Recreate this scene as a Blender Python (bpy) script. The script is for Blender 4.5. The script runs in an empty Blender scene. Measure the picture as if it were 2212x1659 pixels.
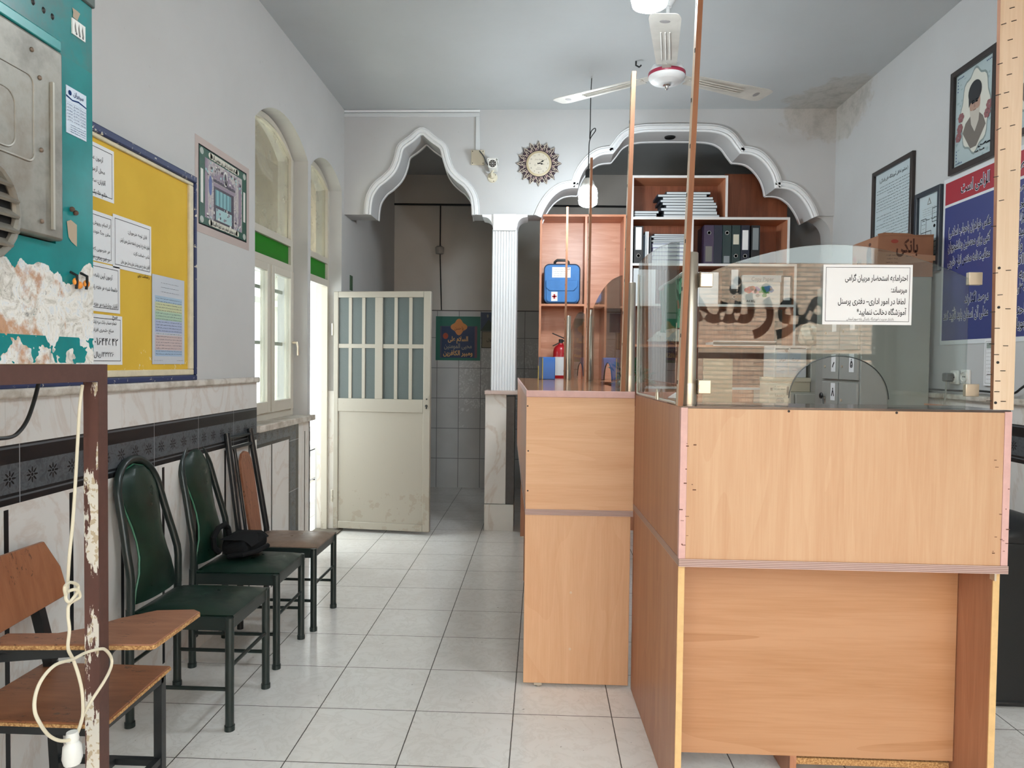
import bpy, math, random
from mathutils import Vector, Matrix, geometry
PI = math.pi
C = bpy.context.collection
sc = bpy.context.scene
# ---------------------------------------------------------------- camera
IW, IH, FPX = 2212, 1659, 1553.535
YAW, PITCH, ROLL = -0.0413235, 0.02875275, -0.01149738
CAM = Vector((0.899295, -2.494383, 1.430780))
def _axes():
    cy, sy, cp, sp, cr, sr = math.cos(YAW), math.sin(YAW), math.cos(PITCH), math.sin(PITCH), math.cos(ROLL), math.sin(ROLL)
    fwd = Vector((sy*cp, cy*cp, -sp)); right = Vector((cy, -sy, 0)); down = fwd.cross(right)
    return right*cr + down*sr, right*-sr + down*cr, fwd
AR, AD, AF = _axes()
camd = bpy.data.cameras.new('camera'); camd.sensor_width = 36; camd.lens = 36*FPX/IW; camd.clip_start = .02
cam = bpy.data.objects.new('camera', camd); C.objects.link(cam)
m = Matrix((AR, -AD, -AF)).transposed().to_4x4(); m.translation = CAM
cam.matrix_world = m
sc.camera = cam
def P(u, v, x=None, y=None, z=None):
    """the point of the place seen at photo pixel (u, v) on the given wall, floor or depth"""
    d = AR*((u-IW/2)/FPX) + AD*((v-IH/2)/FPX) + AF
    t = (x-CAM.x)/d.x if x is not None else (y-CAM.y)/d.y if y is not None else (z-CAM.z)/d.z
    return CAM + d*t
# ---------------------------------------------------------------- light and exposure
w = bpy.data.worlds.new('overcast_sky'); sc.world = w; w.use_nodes = True
bg = w.node_tree.nodes['Background']; bg.inputs[0].default_value = (.93, .97, 1, 1); bg.inputs[1].default_value = 4.2
BULB = 100.0
sund = bpy.data.lights.new('sun', 'SUN'); sund.energy = 34; sund.angle = .02; sund.color = (1, .95, .88)
sun = bpy.data.objects.new('sun', sund); C.objects.link(sun); sun.location = (0, 6, 9)
sun.rotation_euler = Vector((.25, -1, -1.15)).to_track_quat('-Z', 'Y').to_euler()
vs = sc.view_settings; vs.view_transform = 'Standard'; vs.look = 'None'; vs.gamma = 1; vs.use_curve_mapping = False
vs.exposure = 1.17
sc.cycles.max_bounces = 10; sc.cycles.diffuse_bounces = 6; sc.cycles.glossy_bounces = 5
sc.cycles.transmission_bounces = 6; sc.cycles.transparent_max_bounces = 24
sc.cycles.caustics_reflective = False; sc.cycles.caustics_refractive = False
# ---------------------------------------------------------------- materials
def lin(c):
    if isinstance(c, str):
        c = tuple(int(c[i:i+2], 16)/255 for i in (0, 2, 4))
    return tuple((x/12.92 if x <= .04045 else ((x+.055)/1.055)**2.4) for x in c[:3]) + (1,)
class MT:
    def __init__(s, name, col='ffffff', rough=.5, metal=0, spec=.5):
        s.m = bpy.data.materials.new(name); s.m.use_nodes = True
        s.t = s.m.node_tree; s.b = s.t.nodes['Principled BSDF']
        s.b.inputs['Base Color'].default_value = lin(col); s.b.inputs['Roughness'].default_value = rough
        s.b.inputs['Metallic'].default_value = metal; s.b.inputs['Specular IOR Level'].default_value = spec
        s.m.diffuse_color = lin(col)
    def n(s, t): return s.t.nodes.new(t)
    def put(s, sock, v):
        if isinstance(v, (int, float)): sock.default_value = v
        elif isinstance(v, (tuple, list)): sock.default_value = v
        elif isinstance(v, str): sock.default_value = lin(v)
        else: s.t.links.new(v, sock)
    def math(s, op, a, b=0.0, c=0.0):
        n = s.n('ShaderNodeMath'); n.operation = op
        s.put(n.inputs[0], a); s.put(n.inputs[1], b); s.put(n.inputs[2], c); return n.outputs[0]
    def mix(s, f, a, b):
        n = s.n('ShaderNodeMix'); n.data_type = 'RGBA'
        s.put(n.inputs[0], f); s.put(n.inputs[6], a); s.put(n.inputs[7], b); return n.outputs[2]
    def co(s, scale=(1, 1, 1), rot=(0, 0, 0)):
        n = s.n('ShaderNodeTexCoord'); mp = s.n('ShaderNodeMapping'); s.t.links.new(n.outputs['Object'], mp.inputs[0])
        mp.inputs['Scale'].default_value = scale; mp.inputs['Rotation'].default_value = rot; return mp.outputs[0]
    def xyz(s, v=None):
        n = s.n('ShaderNodeSeparateXYZ'); s.t.links.new(v or s.co(), n.inputs[0]); return n.outputs
    def noise(s, vec, scale, detail=4, rough=.5, dist=0):
        n = s.n('ShaderNodeTexNoise'); s.put(n.inputs['Vector'], vec); n.inputs['Scale'].default_value = scale
        n.inputs['Detail'].default_value = detail; n.inputs['Roughness'].default_value = rough; n.inputs['Distortion'].default_value = dist
        return n.outputs[0]
    def ramp(s, f, stops):
        n = s.n('ShaderNodeValToRGB'); e = n.color_ramp.elements
        while len(e) < len(stops): e.new(.5)
        for x, (p, c) in zip(e, stops): x.position = p; x.color = lin(c) if isinstance(c, str) else (c, c, c, 1)
        s.put(n.inputs[0], f); return n.outputs[0]
    def base(s, v): s.put(s.b.inputs['Base Color'], v); return s
    def rough(s, v): s.put(s.b.inputs['Roughness'], v); return s
    def bump(s, h, strength=.2, dist=.005):
        n = s.n('ShaderNodeBump'); n.inputs['Strength'].default_value = strength; n.inputs['Distance'].default_value = dist
        s.put(n.inputs['Height'], h); s.t.links.new(n.outputs[0], s.b.inputs['Normal']); return s
    def gt(s, a, b): return s.math('GREATER_THAN', a, b)
    def lt(s, a, b): return s.math('LESS_THAN', a, b)
    def band(s, a, lo, hi): return s.math('MULTIPLY', s.gt(a, lo), s.lt(a, hi))
    def line(s, a, period, off, half):
        """1 on thin lines every period"""
        f = s.math('FRACT', s.math('DIVIDE', s.math('SUBTRACT', a, off-100*period), period))
        d = s.math('MULTIPLY', s.math('MINIMUM', f, s.math('SUBTRACT', 1.0, f)), period)
        return s.lt(d, half)
def plain(name, col, rough=.5, metal=0, spec=.5, wear=.0, scale=18):
    t = MT(name, col, rough, metal, spec)
    if wear:
        c = lin(col); d = tuple(x*(1-wear) for x in c[:3])+(1,)
        t.base(t.mix(t.ramp(t.noise(t.co(), scale, 6, .6), [(.35, 0.), (.7, 1.)]), d, c))
    return t.m
def wood(name, c1, c2, axis, rough=.38, sc_=1.0, figure=.5):
    t = MT(name, c1, rough)
    s = [14*sc_]*3; s['xyz'.index(axis)] = .9*sc_
    v = t.co(tuple(s))
    a = t.noise(v, 1.0, 6, .6, 1.2)
    s2 = [5*sc_]*3; s2['xyz'.index(axis)] = .7*sc_
    b = t.math('FRACT', t.math('MULTIPLY', t.noise(t.co(tuple(s2)), .8, 2, .5, .6), 7.0))
    s3 = [220*sc_]*3; s3['xyz'.index(axis)] = 8*sc_
    g = t.noise(t.co(tuple(s3)), 1.0, 2, .5)
    f = t.math('ADD', t.math('MULTIPLY', a, .62), t.math('ADD', t.math('MULTIPLY', b, .18*figure), t.math('MULTIPLY', g, .28)))
    t.base(t.ramp(f, [(.32, c2), (.62, c1)]))
    return t.m
WH = 'e6e5e2'
def plaster(name, col, stain=None, marks=True):
    t = MT(name, col, .75, 0, .3)
    c = lin(col); v = t.co()
    a = t.noise(v, 1.3, 5, .6); f = t.ramp(a, [(.3, 0.), (.65, 1.)])
    d = tuple(x*k for x, k in zip(c[:3], (.93, .93, .925)))+(1,)
    out = t.mix(f, d, c)
    if marks:
        mk = t.math('MULTIPLY', t.gt(t.noise(v, 38, 3, .5), .73), t.gt(t.noise(v, 2.2, 2), .5))
        out = t.mix(t.math('MULTIPLY', mk, .22), out, '8b8680')
    if stain:
        out = stain(t, v, out)
    t.base(out).bump(t.noise(v, 60, 4, .6), .12, .003)
    return t.m
def corner_stain(t, v, out):
    x, y, z = t.xyz()
    dx = t.math('DIVIDE', t.math('SUBTRACT', x, 3.25), .50); dy = t.math('DIVIDE', t.math('SUBTRACT', y, 3.40), .55)
    dz = t.math('DIVIDE', t.math('SUBTRACT', z, 3.56), .34)
    r = t.math('SQRT', t.math('ADD', t.math('MULTIPLY', dx, dx), t.math('ADD', t.math('MULTIPLY', dy, dy), t.math('MULTIPLY', dz, dz))))
    r = t.math('ADD', r, t.math('MULTIPLY', t.math('SUBTRACT', t.noise(v, 5, 5, .65), .5), 1.1))
    f = t.ramp(r, [(.45, 1.), (.8, .75), (.9, 0.)])
    blot = t.ramp(t.noise(v, 9, 6, .7), [(.35, '8f867a'), (.55, 'b3aca2'), (.7, '9c948b')])
    return t.mix(t.math('MULTIPLY', f, .6), out, blot)
M = {}
M['wall'] = plaster('painted_plaster', 'bfbfbe')
M['wall_s'] = plaster('painted_plaster_stained', 'bfc0c1', corner_stain)
M['ceil'] = plaster('ceiling_paint', 'b8bcbe', corner_stain, False)
M['grey_wall'] = plaster('grey_plaster', 'a9a8a6')
M['trimw'] = plain('white_moulding', 'e4e6e8', .55)
def marble(t, v=None, base='d6d4d1', vein='b39a88', amt=.55):
    v = v or t.co()
    n1 = t.noise(t.co((1.6, 1.6, .8), (.5, .3, 0)), 1.6, 6, .6, 1.5)
    f = t.math('ABSOLUTE', t.math('SUBTRACT', n1, .5))
    vn = t.ramp(f, [(0., 1.), (.035, 0.)])
    cl = t.ramp(t.noise(v, 2.4, 5, .6), [(.4, 0.), (.75, 1.)])
    b = t.mix(t.math('MULTIPLY', cl, .5), base, 'c6c3bf')
    return t.mix(t.math('MULTIPLY', vn, amt*.55), b, vein)
def floor_mat():
    t = MT('marble_look_floor_tile', 'dddbd6', .16, 0, .5)
    x, y, z = t.xyz(); v = t.co()
    n1 = t.noise(v, 9, 8, .65, 1.2); vn = t.ramp(t.math('ABSOLUTE', t.math('SUBTRACT', n1, .5)), [(0., 1.), (.05, 0.)])
    b = t.mix(t.math('MULTIPLY', vn, .30), 'e6e4e0', 'bcb6ae')
    b = t.mix(t.ramp(t.noise(v, 2, 4, .6), [(.35, .55), (.7, 0.)]), b, 'd3cec8')
    sp = t.math('MULTIPLY', t.gt(t.noise(v, 60, 2, .5), .735), t.gt(t.noise(v, 3, 2), .47))
    b = t.mix(t.math('MULTIPLY', sp, .55), b, '5c564e')
    wob = t.math('MULTIPLY', t.math('SUBTRACT', t.noise(v, 25, 3), .5), .0022)
    g = t.math('MAXIMUM', t.line(t.math('ADD', x, wob), .4, 0, .0022), t.line(t.math('ADD', y, wob), .4, 0, .0020))
    t.base(t.mix(g, b, '4b4640'))
    t.rough(t.math('ADD', t.math('MULTIPLY', g, .5), t.math('ADD', .13, t.math('MULTIPLY', t.noise(v, 7, 4), .12))))
    t.bump(t.math('SUBTRACT', 1.0, g), .3, .002)
    return t.m
M['floor'] = floor_mat()
def flowers(t, y, z, y0, z0, sp, R):
    u = t.math('MULTIPLY', t.math('SUBTRACT', t.math('FRACT', t.math('DIVIDE', t.math('SUBTRACT', y, y0-100*sp-sp/2), sp)), .5), sp)
    w_ = t.math('SUBTRACT', z, z0)
    r = t.math('SQRT', t.math('ADD', t.math('MULTIPLY', u, u), t.math('MULTIPLY', w_, w_)))
    th = t.math('ARCTAN2', w_, u)
    lim = t.math('MULTIPLY', t.math('ADD', .62, t.math('MULTIPLY', t.math('COSINE', t.math('MULTIPLY', th, 8.0)), .38)), R)
    pet = t.math('MULTIPLY', t.lt(r, lim), t.gt(r, R*.33))
    return t.math('MAXIMUM', pet, t.lt(r, R*.2))
def grey_decor(t):
    v = t.co()
    g = t.ramp(t.noise(v, 26, 4, .6, 1.5), [(.35, '3f4347'), (.5, '565b60'), (.62, '474c50')])
    return g
def wainscot_mat():
    t = MT('marble_wainscot_with_flower_band', 'dcdad6', .3, 0, .35)
    x, y, z = t.xyz()
    b = marble(t)
    j = t.math('MULTIPLY', t.line(y, .315, .014, .0012), t.gt(z, 1.152))
    b = t.mix(t.math('MULTIPLY', j, .35), b, '9a958e')
    bars = t.math('MULTIPLY', t.line(y, .315, .014, .0105), t.band(z, .06, .948))
    b = t.mix(bars, b, '1b1c1e')
    b = t.mix(t.band(z, .961, 1.153), b, '1d1e20')
    b = t.mix(t.math('MAXIMUM', t.band(z, 1.140, 1.147), t.band(z, .981, .987)), b, '565b60')
    zone = t.band(z, .997, 1.092)
    dec = t.mix(flowers(t, y, z, .02, 1.044, .1013, .027), grey_decor(t), '141517')
    b = t.mix(zone, b, dec)
    gl = t.math('MULTIPLY', t.line(y, .405, .165, .0018), t.band(z, .961, 1.153))
    b = t.mix(gl, b, '8b8f92')
    t.base(b); return t.m
M['wains'] = wainscot_mat()
def spandrel_mat():
    t = MT('framed_marble_panel_tile', 'dcdad6', .25)
    x, y, z = t.xyz()
    b = marble(t)
    b = t.mix(t.math('MULTIPLY', t.line(y, .315, 1.943, .0095), t.lt(z, .93)), b, '1b1c1e')
    inside = t.math('MULTIPLY', t.lt(y, 2.255), t.band(z, .17, .905))
    frame = t.mix(t.math('MAXIMUM', flowers(t, y, z, .02, .965, .1013, .022), t.math('MULTIPLY', flowers(t, z, y, .05, 2.325, .1013, .02), t.gt(y, 2.26))), grey_decor(t), '1a1b1d')
    frame = t.mix(t.math('MULTIPLY', t.lt(y, 2.275), t.band(z, .15, .925)), frame, '1d1e20')
    frame = t.mix(t.gt(y, 2.385), frame, '222427')
    frame = t.mix(t.line(z, .345, .2, .002), frame, '8b8f92')
    out = t.mix(inside, frame, b)
    out = t.mix(t.gt(y, 2.44), out, b)
    out = t.mix(t.lt(z, .085), out, b)
    t.base(out); return t.m
M['spand'] = spandrel_mat()
t = MT('white_marble', 'd9d6d0', .3); t.base(marble(t, None, 'd8d5cf', 'a8886f', .6)); M['marble'] = t.m
t = MT('pink_marble_ledge', 'b49a90', .3); t.base(marble(t, None, 'b79f96', '8a6d62', .7)); M['pinkmarble'] = t.m
def farwall_mat():
    t = MT('grey_wall_with_tiled_lower_part', 'a8a7a5', .5)
    x, y, z = t.xyz(); v = t.co()
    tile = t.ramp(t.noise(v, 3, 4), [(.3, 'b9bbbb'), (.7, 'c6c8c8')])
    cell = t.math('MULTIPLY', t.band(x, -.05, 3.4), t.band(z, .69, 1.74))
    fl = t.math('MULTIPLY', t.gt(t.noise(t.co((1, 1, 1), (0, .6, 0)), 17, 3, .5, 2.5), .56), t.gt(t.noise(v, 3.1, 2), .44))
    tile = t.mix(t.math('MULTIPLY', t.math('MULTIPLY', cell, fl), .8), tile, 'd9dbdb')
    j = t.math('MAXIMUM', t.line(x, .25, -.05, .0035), t.line(z, .345, .335, .0035))
    tile = t.mix(j, tile, '77797a')
    up = t.ramp(t.noise(v, 1.5, 5), [(.3, 'bfbdb8'), (.7, 'cdcbc6')])
    b = t.mix(t.gt(z, 2.03), tile, up)
    b = t.mix(t.band(z, 2.018, 2.03), b, '5b5957')
    t.base(b); return t.m
M['far'] = farwall_mat()
# timber and laminate
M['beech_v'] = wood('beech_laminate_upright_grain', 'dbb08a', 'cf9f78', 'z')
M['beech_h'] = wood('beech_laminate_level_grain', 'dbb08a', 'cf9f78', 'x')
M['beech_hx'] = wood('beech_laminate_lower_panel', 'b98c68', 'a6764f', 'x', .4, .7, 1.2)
M['beech_shaded'] = wood('beech_laminate_shaded_side', 'b98567', 'a36e52', 'z')  # same beech darkened: shade on the side faces put into the colour
M['desk_v'] = wood('desk_laminate_upright_grain', 'c4a07f', 'b98f6d', 'z')
M['beech_top'] = wood('beech_counter_top', 'b88663', '9a6848', 'y', .12)
M['pink_edge'] = plain('pinkish_edge_band', 'd3aaa4', .45, 0, .5, .12, 30)
M['pale_edge'] = plain('pale_board_edge', 'dcb780', .5, 0, .5, .15, 30)
def grooved():
    t = MT('grooved_edge_band', 'b59a92', .4)
    x, y, z = t.xyz(); f = t.math('SINE', t.math('MULTIPLY', z, 1150.0))
    t.base(t.mix(t.ramp(f, [(.2, 0.), (.8, 1.)]), '8d7068', 'cbb3ac')); return t.m
M['groove'] = grooved()
M['shelf'] = wood('cherry_shelf_board', 'c98a68', 'b06f4e', 'z')
M['shelf_h'] = wood('cherry_shelf_level', 'c58663', 'a9694a', 'x')
M['shelf_dark'] = wood('walnut_back_panel', '8c5238', '703d28', 'z')
M['white_edge'] = plain('white_shelf_edge', 'd5d3d2', .4)
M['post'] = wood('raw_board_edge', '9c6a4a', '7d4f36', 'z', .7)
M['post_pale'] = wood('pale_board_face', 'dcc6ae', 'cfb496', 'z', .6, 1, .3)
t = MT('particle_board', 'b58a5c', .9); t.base(t.ramp(t.noise(t.co(), 160, 5, .7), [(.35, '7c5230'), (.5, 'b08554'), (.65, 'd2ac78')])); M['chip'] = t.m
# metals, plastics
M['black_metal'] = plain('black_painted_tube', '1d2022', .32, 0, .5)
M['dark_metal'] = plain('dark_green_black_steel', '1c2624', .3, 0, .5)
M['alu'] = plain('satin_aluminium', 'b3aa9c', .33, .85)
M['steel'] = plain('brushed_steel_clip', 'cfc2ae', .3, .6)
M['chrome'] = plain('chrome', 'd8d8d8', .12, 1)
M['screw'] = plain('dark_screw', '241c18', .5, .3)
M['black'] = plain('black_plastic', '161718', .45)
M['white_plastic'] = plain('white_plastic', 'dcdcd8', .4)
M['ivory'] = plain('ivory_plastic', 'cfc8b4', .5)
M['paper'] = plain('white_paper', 'dfe0e2', .85, 0, .2)
M['paper_g'] = plain('greyish_paper', 'c3ced2', .8, 0, .2)
M['ink'] = plain('black_ink', '16161a', .8, 0, .1)
M['ink_blue'] = plain('blue_ink', '1d3566', .8, 0, .1)
def vinyl(name, c1, c2):
    t = MT(name, c1, .35); t.base(t.ramp(t.noise(t.co(), 9, 5, .6), [(.35, c2), (.65, c1)])); t.bump(t.noise(t.co(), 220, 3), .15, .002)
    t.rough(t.ramp(t.noise(t.co(), 14, 3), [(.3, .26), (.7, .45)])); return t.m
M['green_vinyl'] = vinyl('dark_green_vinyl', '0f2c21', '0a1f18')
M['brown_seat'] = vinyl('brown_leatherette', '8a7262', '6f5a4c')
M['worn_wood'] = None
def worn_wood(name, c1, c2, chip):
    t = MT(name, c1, .4); v = t.co()
    a = t.noise(t.co((3, 20, 3)), 1.5, 5, .6, .8); b = t.ramp(a, [(.3, c2), (.65, c1)])
    s = t.math('MULTIPLY', t.gt(t.noise(t.co((1, 3, 1)), 30, 5, .7, 1.0), .60), t.gt(t.noise(v, 5, 3), .5))
    b = t.mix(t.math('MULTIPLY', s, .7), b, '3c2a22')
    sc2 = t.gt(t.noise(v, 3.3, 4, .6), .69)
    b = t.mix(sc2, b, chip); t.base(b); return t.m
M['tablet'] = worn_wood('scratched_brown_board', '9a684c', '845239', '6a5346')
M['chair_board'] = worn_wood('brown_chair_board', '94603f', '7d4c30', '6b5140')
M['back_board'] = worn_wood('reddish_backrest_board', '9a6547', '885538', '9a6547')
M['splat'] = worn_wood('worn_hardboard', '93644c', '7a4d38', '93644c')
M['teal'] = None
def teal_mat():
    t = MT('teal_enamel_with_scale_crust', '0f7f81', .3)
    x, y, z = t.xyz(); v = t.co()
    b = t.ramp(t.noise(v, 7, 5, .6), [(.3, '106f70'), (.7, '148284')])
    dirt = t.math('MULTIPLY', t.gt(z, 2.12), t.ramp(t.noise(v, 9, 6, .65), [(.4, 0.), (.6, 1.)]))
    b = t.mix(t.math('MULTIPLY', dirt, .5), b, '4d6a66')
    edge = t.math('ADD', 1.535, t.math('MULTIPLY', t.noise(t.co((0, 1, 0)), 8.5, 2, .5), .20))
    edge = t.math('ADD', edge, t.math('MULTIPLY', t.math('SUBTRACT', t.noise(v, 40, 4, .6), .5), .03))
    cr = t.lt(z, edge)
    crust = t.ramp(t.noise(v, 24, 8, .7, 1.0), [(.28, '6f6f70'), (.4, 'b9b5ad'), (.5, 'd9d6d0'), (.62, 'c3cbd2'), (.75, 'e6e4e0')])
    blk = t.gt(t.noise(v, 95, 4, .6, 1.5), .66)
    crust = t.mix(t.math('MULTIPLY', blk, .6), crust, '4c4844')
    rust = t.math('MULTIPLY', t.lt(y, -.875), t.ramp(t.noise(v, 11, 5, .6), [(.52, 0.), (.60, 1.)]))
    crust = t.mix(t.math('MULTIPLY', rust, .8), crust, 'a8703c')
    pat = t.math('MULTIPLY', t.math('MULTIPLY', t.lt(z, 1.480), t.gt(z, 1.42)), t.gt(t.noise(v, 16, 3, .55), .50))
    spot = t.gt(t.noise(v, 30, 2, .4), .73)
    cr = t.math('MULTIPLY', cr, t.math('SUBTRACT', 1.0, t.math('MAXIMUM', pat, spot)))
    t.base(t.mix(cr, b, crust)); t.rough(t.math('ADD', .22, t.math('MULTIPLY', cr, .6)))
    t.bump(t.math('ADD', t.math('MULTIPLY', cr, t.math('ADD', 1.0, t.noise(v, 30, 6, .7))), 0.), .7, .008)
    return t.m
M['teal'] = teal_mat()
t = MT('weathered_galvanised_sheet', '77736a', .45, .35); t.base(t.ramp(t.noise(t.co(), 8, 7, .65), [(.3, '6b665d'), (.5, '87837a'), (.7, '75695b')])); M['galv'] = t.m
def peel(name, c, under, z0):
    t = MT(name, c, .5); x, y, z = t.xyz(); v = t.co()
    f = t.math('MULTIPLY', t.gt(t.noise(t.co((6, 6, 1.2)), 3.2, 6, .65), .50), t.lt(y, z0))
    u = t.mix(t.gt(t.noise(v, 60, 4), .56), under, 'b9a98f')
    b = t.ramp(t.noise(v, 20, 5), [(.3, c), (.7, '5f3d35')])
    t.base(t.mix(f, b, u)); return t.m
M['brown_iron'] = plain('brown_painted_angle_iron', '573a33', .55, 0, .5, .2, 40)
M['brown_peel'] = peel('brown_paint_peeling_to_white', '573a33', 'd8d3c8', 9)
M['cream'] = None
def cream_mat(name, c, rust=.0):
    t = MT(name, c, .38); v = t.co(); x, y, z = t.xyz()
    d = t.math('MULTIPLY', t.gt(t.noise(v, 55, 4, .6), .70), t.gt(t.noise(v, 3, 3), .47))
    b = t.mix(t.math('MULTIPLY', d, .5), c, '7a6a55')
    low = t.math('MULTIPLY', t.lt(z, .35), t.gt(t.noise(v, 12, 5, .6), .57))
    b = t.mix(t.math('MULTIPLY', low, .35), b, '8a7c68')
    t.base(b); return t.m
M['cream'] = cream_mat('cream_gloss_paint', 'a19b8f')
M['frame_cream'] = cream_mat('cream_window_paint', 'c2bdb0')
# glass
def clear_glass(name, tint='e9efec', dirt=.0, ior=1.5, dcol='c9c6bd'):
    t = MT(name); t.t.nodes.remove(t.b)
    tr = t.n('ShaderNodeBsdfTransparent'); tr.inputs[0].default_value = lin(tint)
    gl = t.n('ShaderNodeBsdfGlossy'); gl.inputs['Roughness'].default_value = .0
    lw = t.n('ShaderNodeLayerWeight'); lw.inputs[0].default_value = .5
    fr = t.math('ADD', .04, t.math('MULTIPLY', t.math('POWER', lw.outputs['Facing'], 5.0), .9))
    mx = t.n('ShaderNodeMixShader'); t.t.links.new(fr, mx.inputs[0]); t.t.links.new(tr.outputs[0], mx.inputs[1]); t.t.links.new(gl.outputs[0], mx.inputs[2])
    out = t.t.nodes['Material Output']; last = mx
    if dirt:
        df = t.n('ShaderNodeBsdfDiffuse'); df.inputs[0].default_value = lin(dcol)
        m2 = t.n('ShaderNodeMixShader'); f = t.math('MULTIPLY', t.ramp(t.noise(t.co(), 5, 5, .6), [(.3, .4), (.7, 1.)]), dirt)
        t.t.links.new(f, m2.inputs[0]); t.t.links.new(mx.outputs[0], m2.inputs[1]); t.t.links.new(df.outputs[0], m2.inputs[2]); last = m2
    t.t.links.new(last.outputs[0], out.inputs[0]); return t.m
M['glass'] = clear_glass('clear_counter_glass', 'eef2f0', .012)
M['shop_glass'] = clear_glass('shop_window_glass', 'f2f5f4', .02)
M['dusty_glass'] = clear_glass('dusty_arch_glass', 'e6e4da', .45, 1.5, 'b9b5a8')
t = MT('obscured_door_glass', '545d5c', .35, 0, .35); t.bump(t.noise(t.co(), 130, 3), .35, .003); M['door_glass'] = t.m
t = MT('frosted_window_film', 'e9ebea', .9); t.t.nodes.remove(t.b); tl = t.n('ShaderNodeBsdfTranslucent'); tl.inputs[0].default_value = lin('c8cac8'); t.t.links.new(tl.outputs[0], t.t.nodes['Material Output'].inputs[0]); M['film'] = t.m
def green_glass():
    t = MT('green_patterned_glass', '3b7d38', .2); tl = t.n('ShaderNodeBsdfTranslucent'); tl.inputs[0].default_value = lin('3d8a34')
    mx = t.n('ShaderNodeMixShader'); mx.inputs[0].default_value = .55
    t.bump(t.math('SINE', t.math('MULTIPLY', t.math('ADD', t.xyz()[1], t.xyz()[2]), 400.)), .5, .004)
    t.t.links.new(t.b.outputs[0], mx.inputs[1]); t.t.links.new(tl.outputs[0], mx.inputs[2]); t.t.links.new(mx.outputs[0], t.t.nodes['Material Output'].inputs[0]); return t.m
M['green_glass'] = green_glass()
t = MT('lit_bulb', 'ffffff'); t.b.inputs['Emission Color'].default_value = (.86, .95, 1, 1); t.b.inputs['Emission Strength'].default_value = BULB; M['bulb'] = t.m
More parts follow.
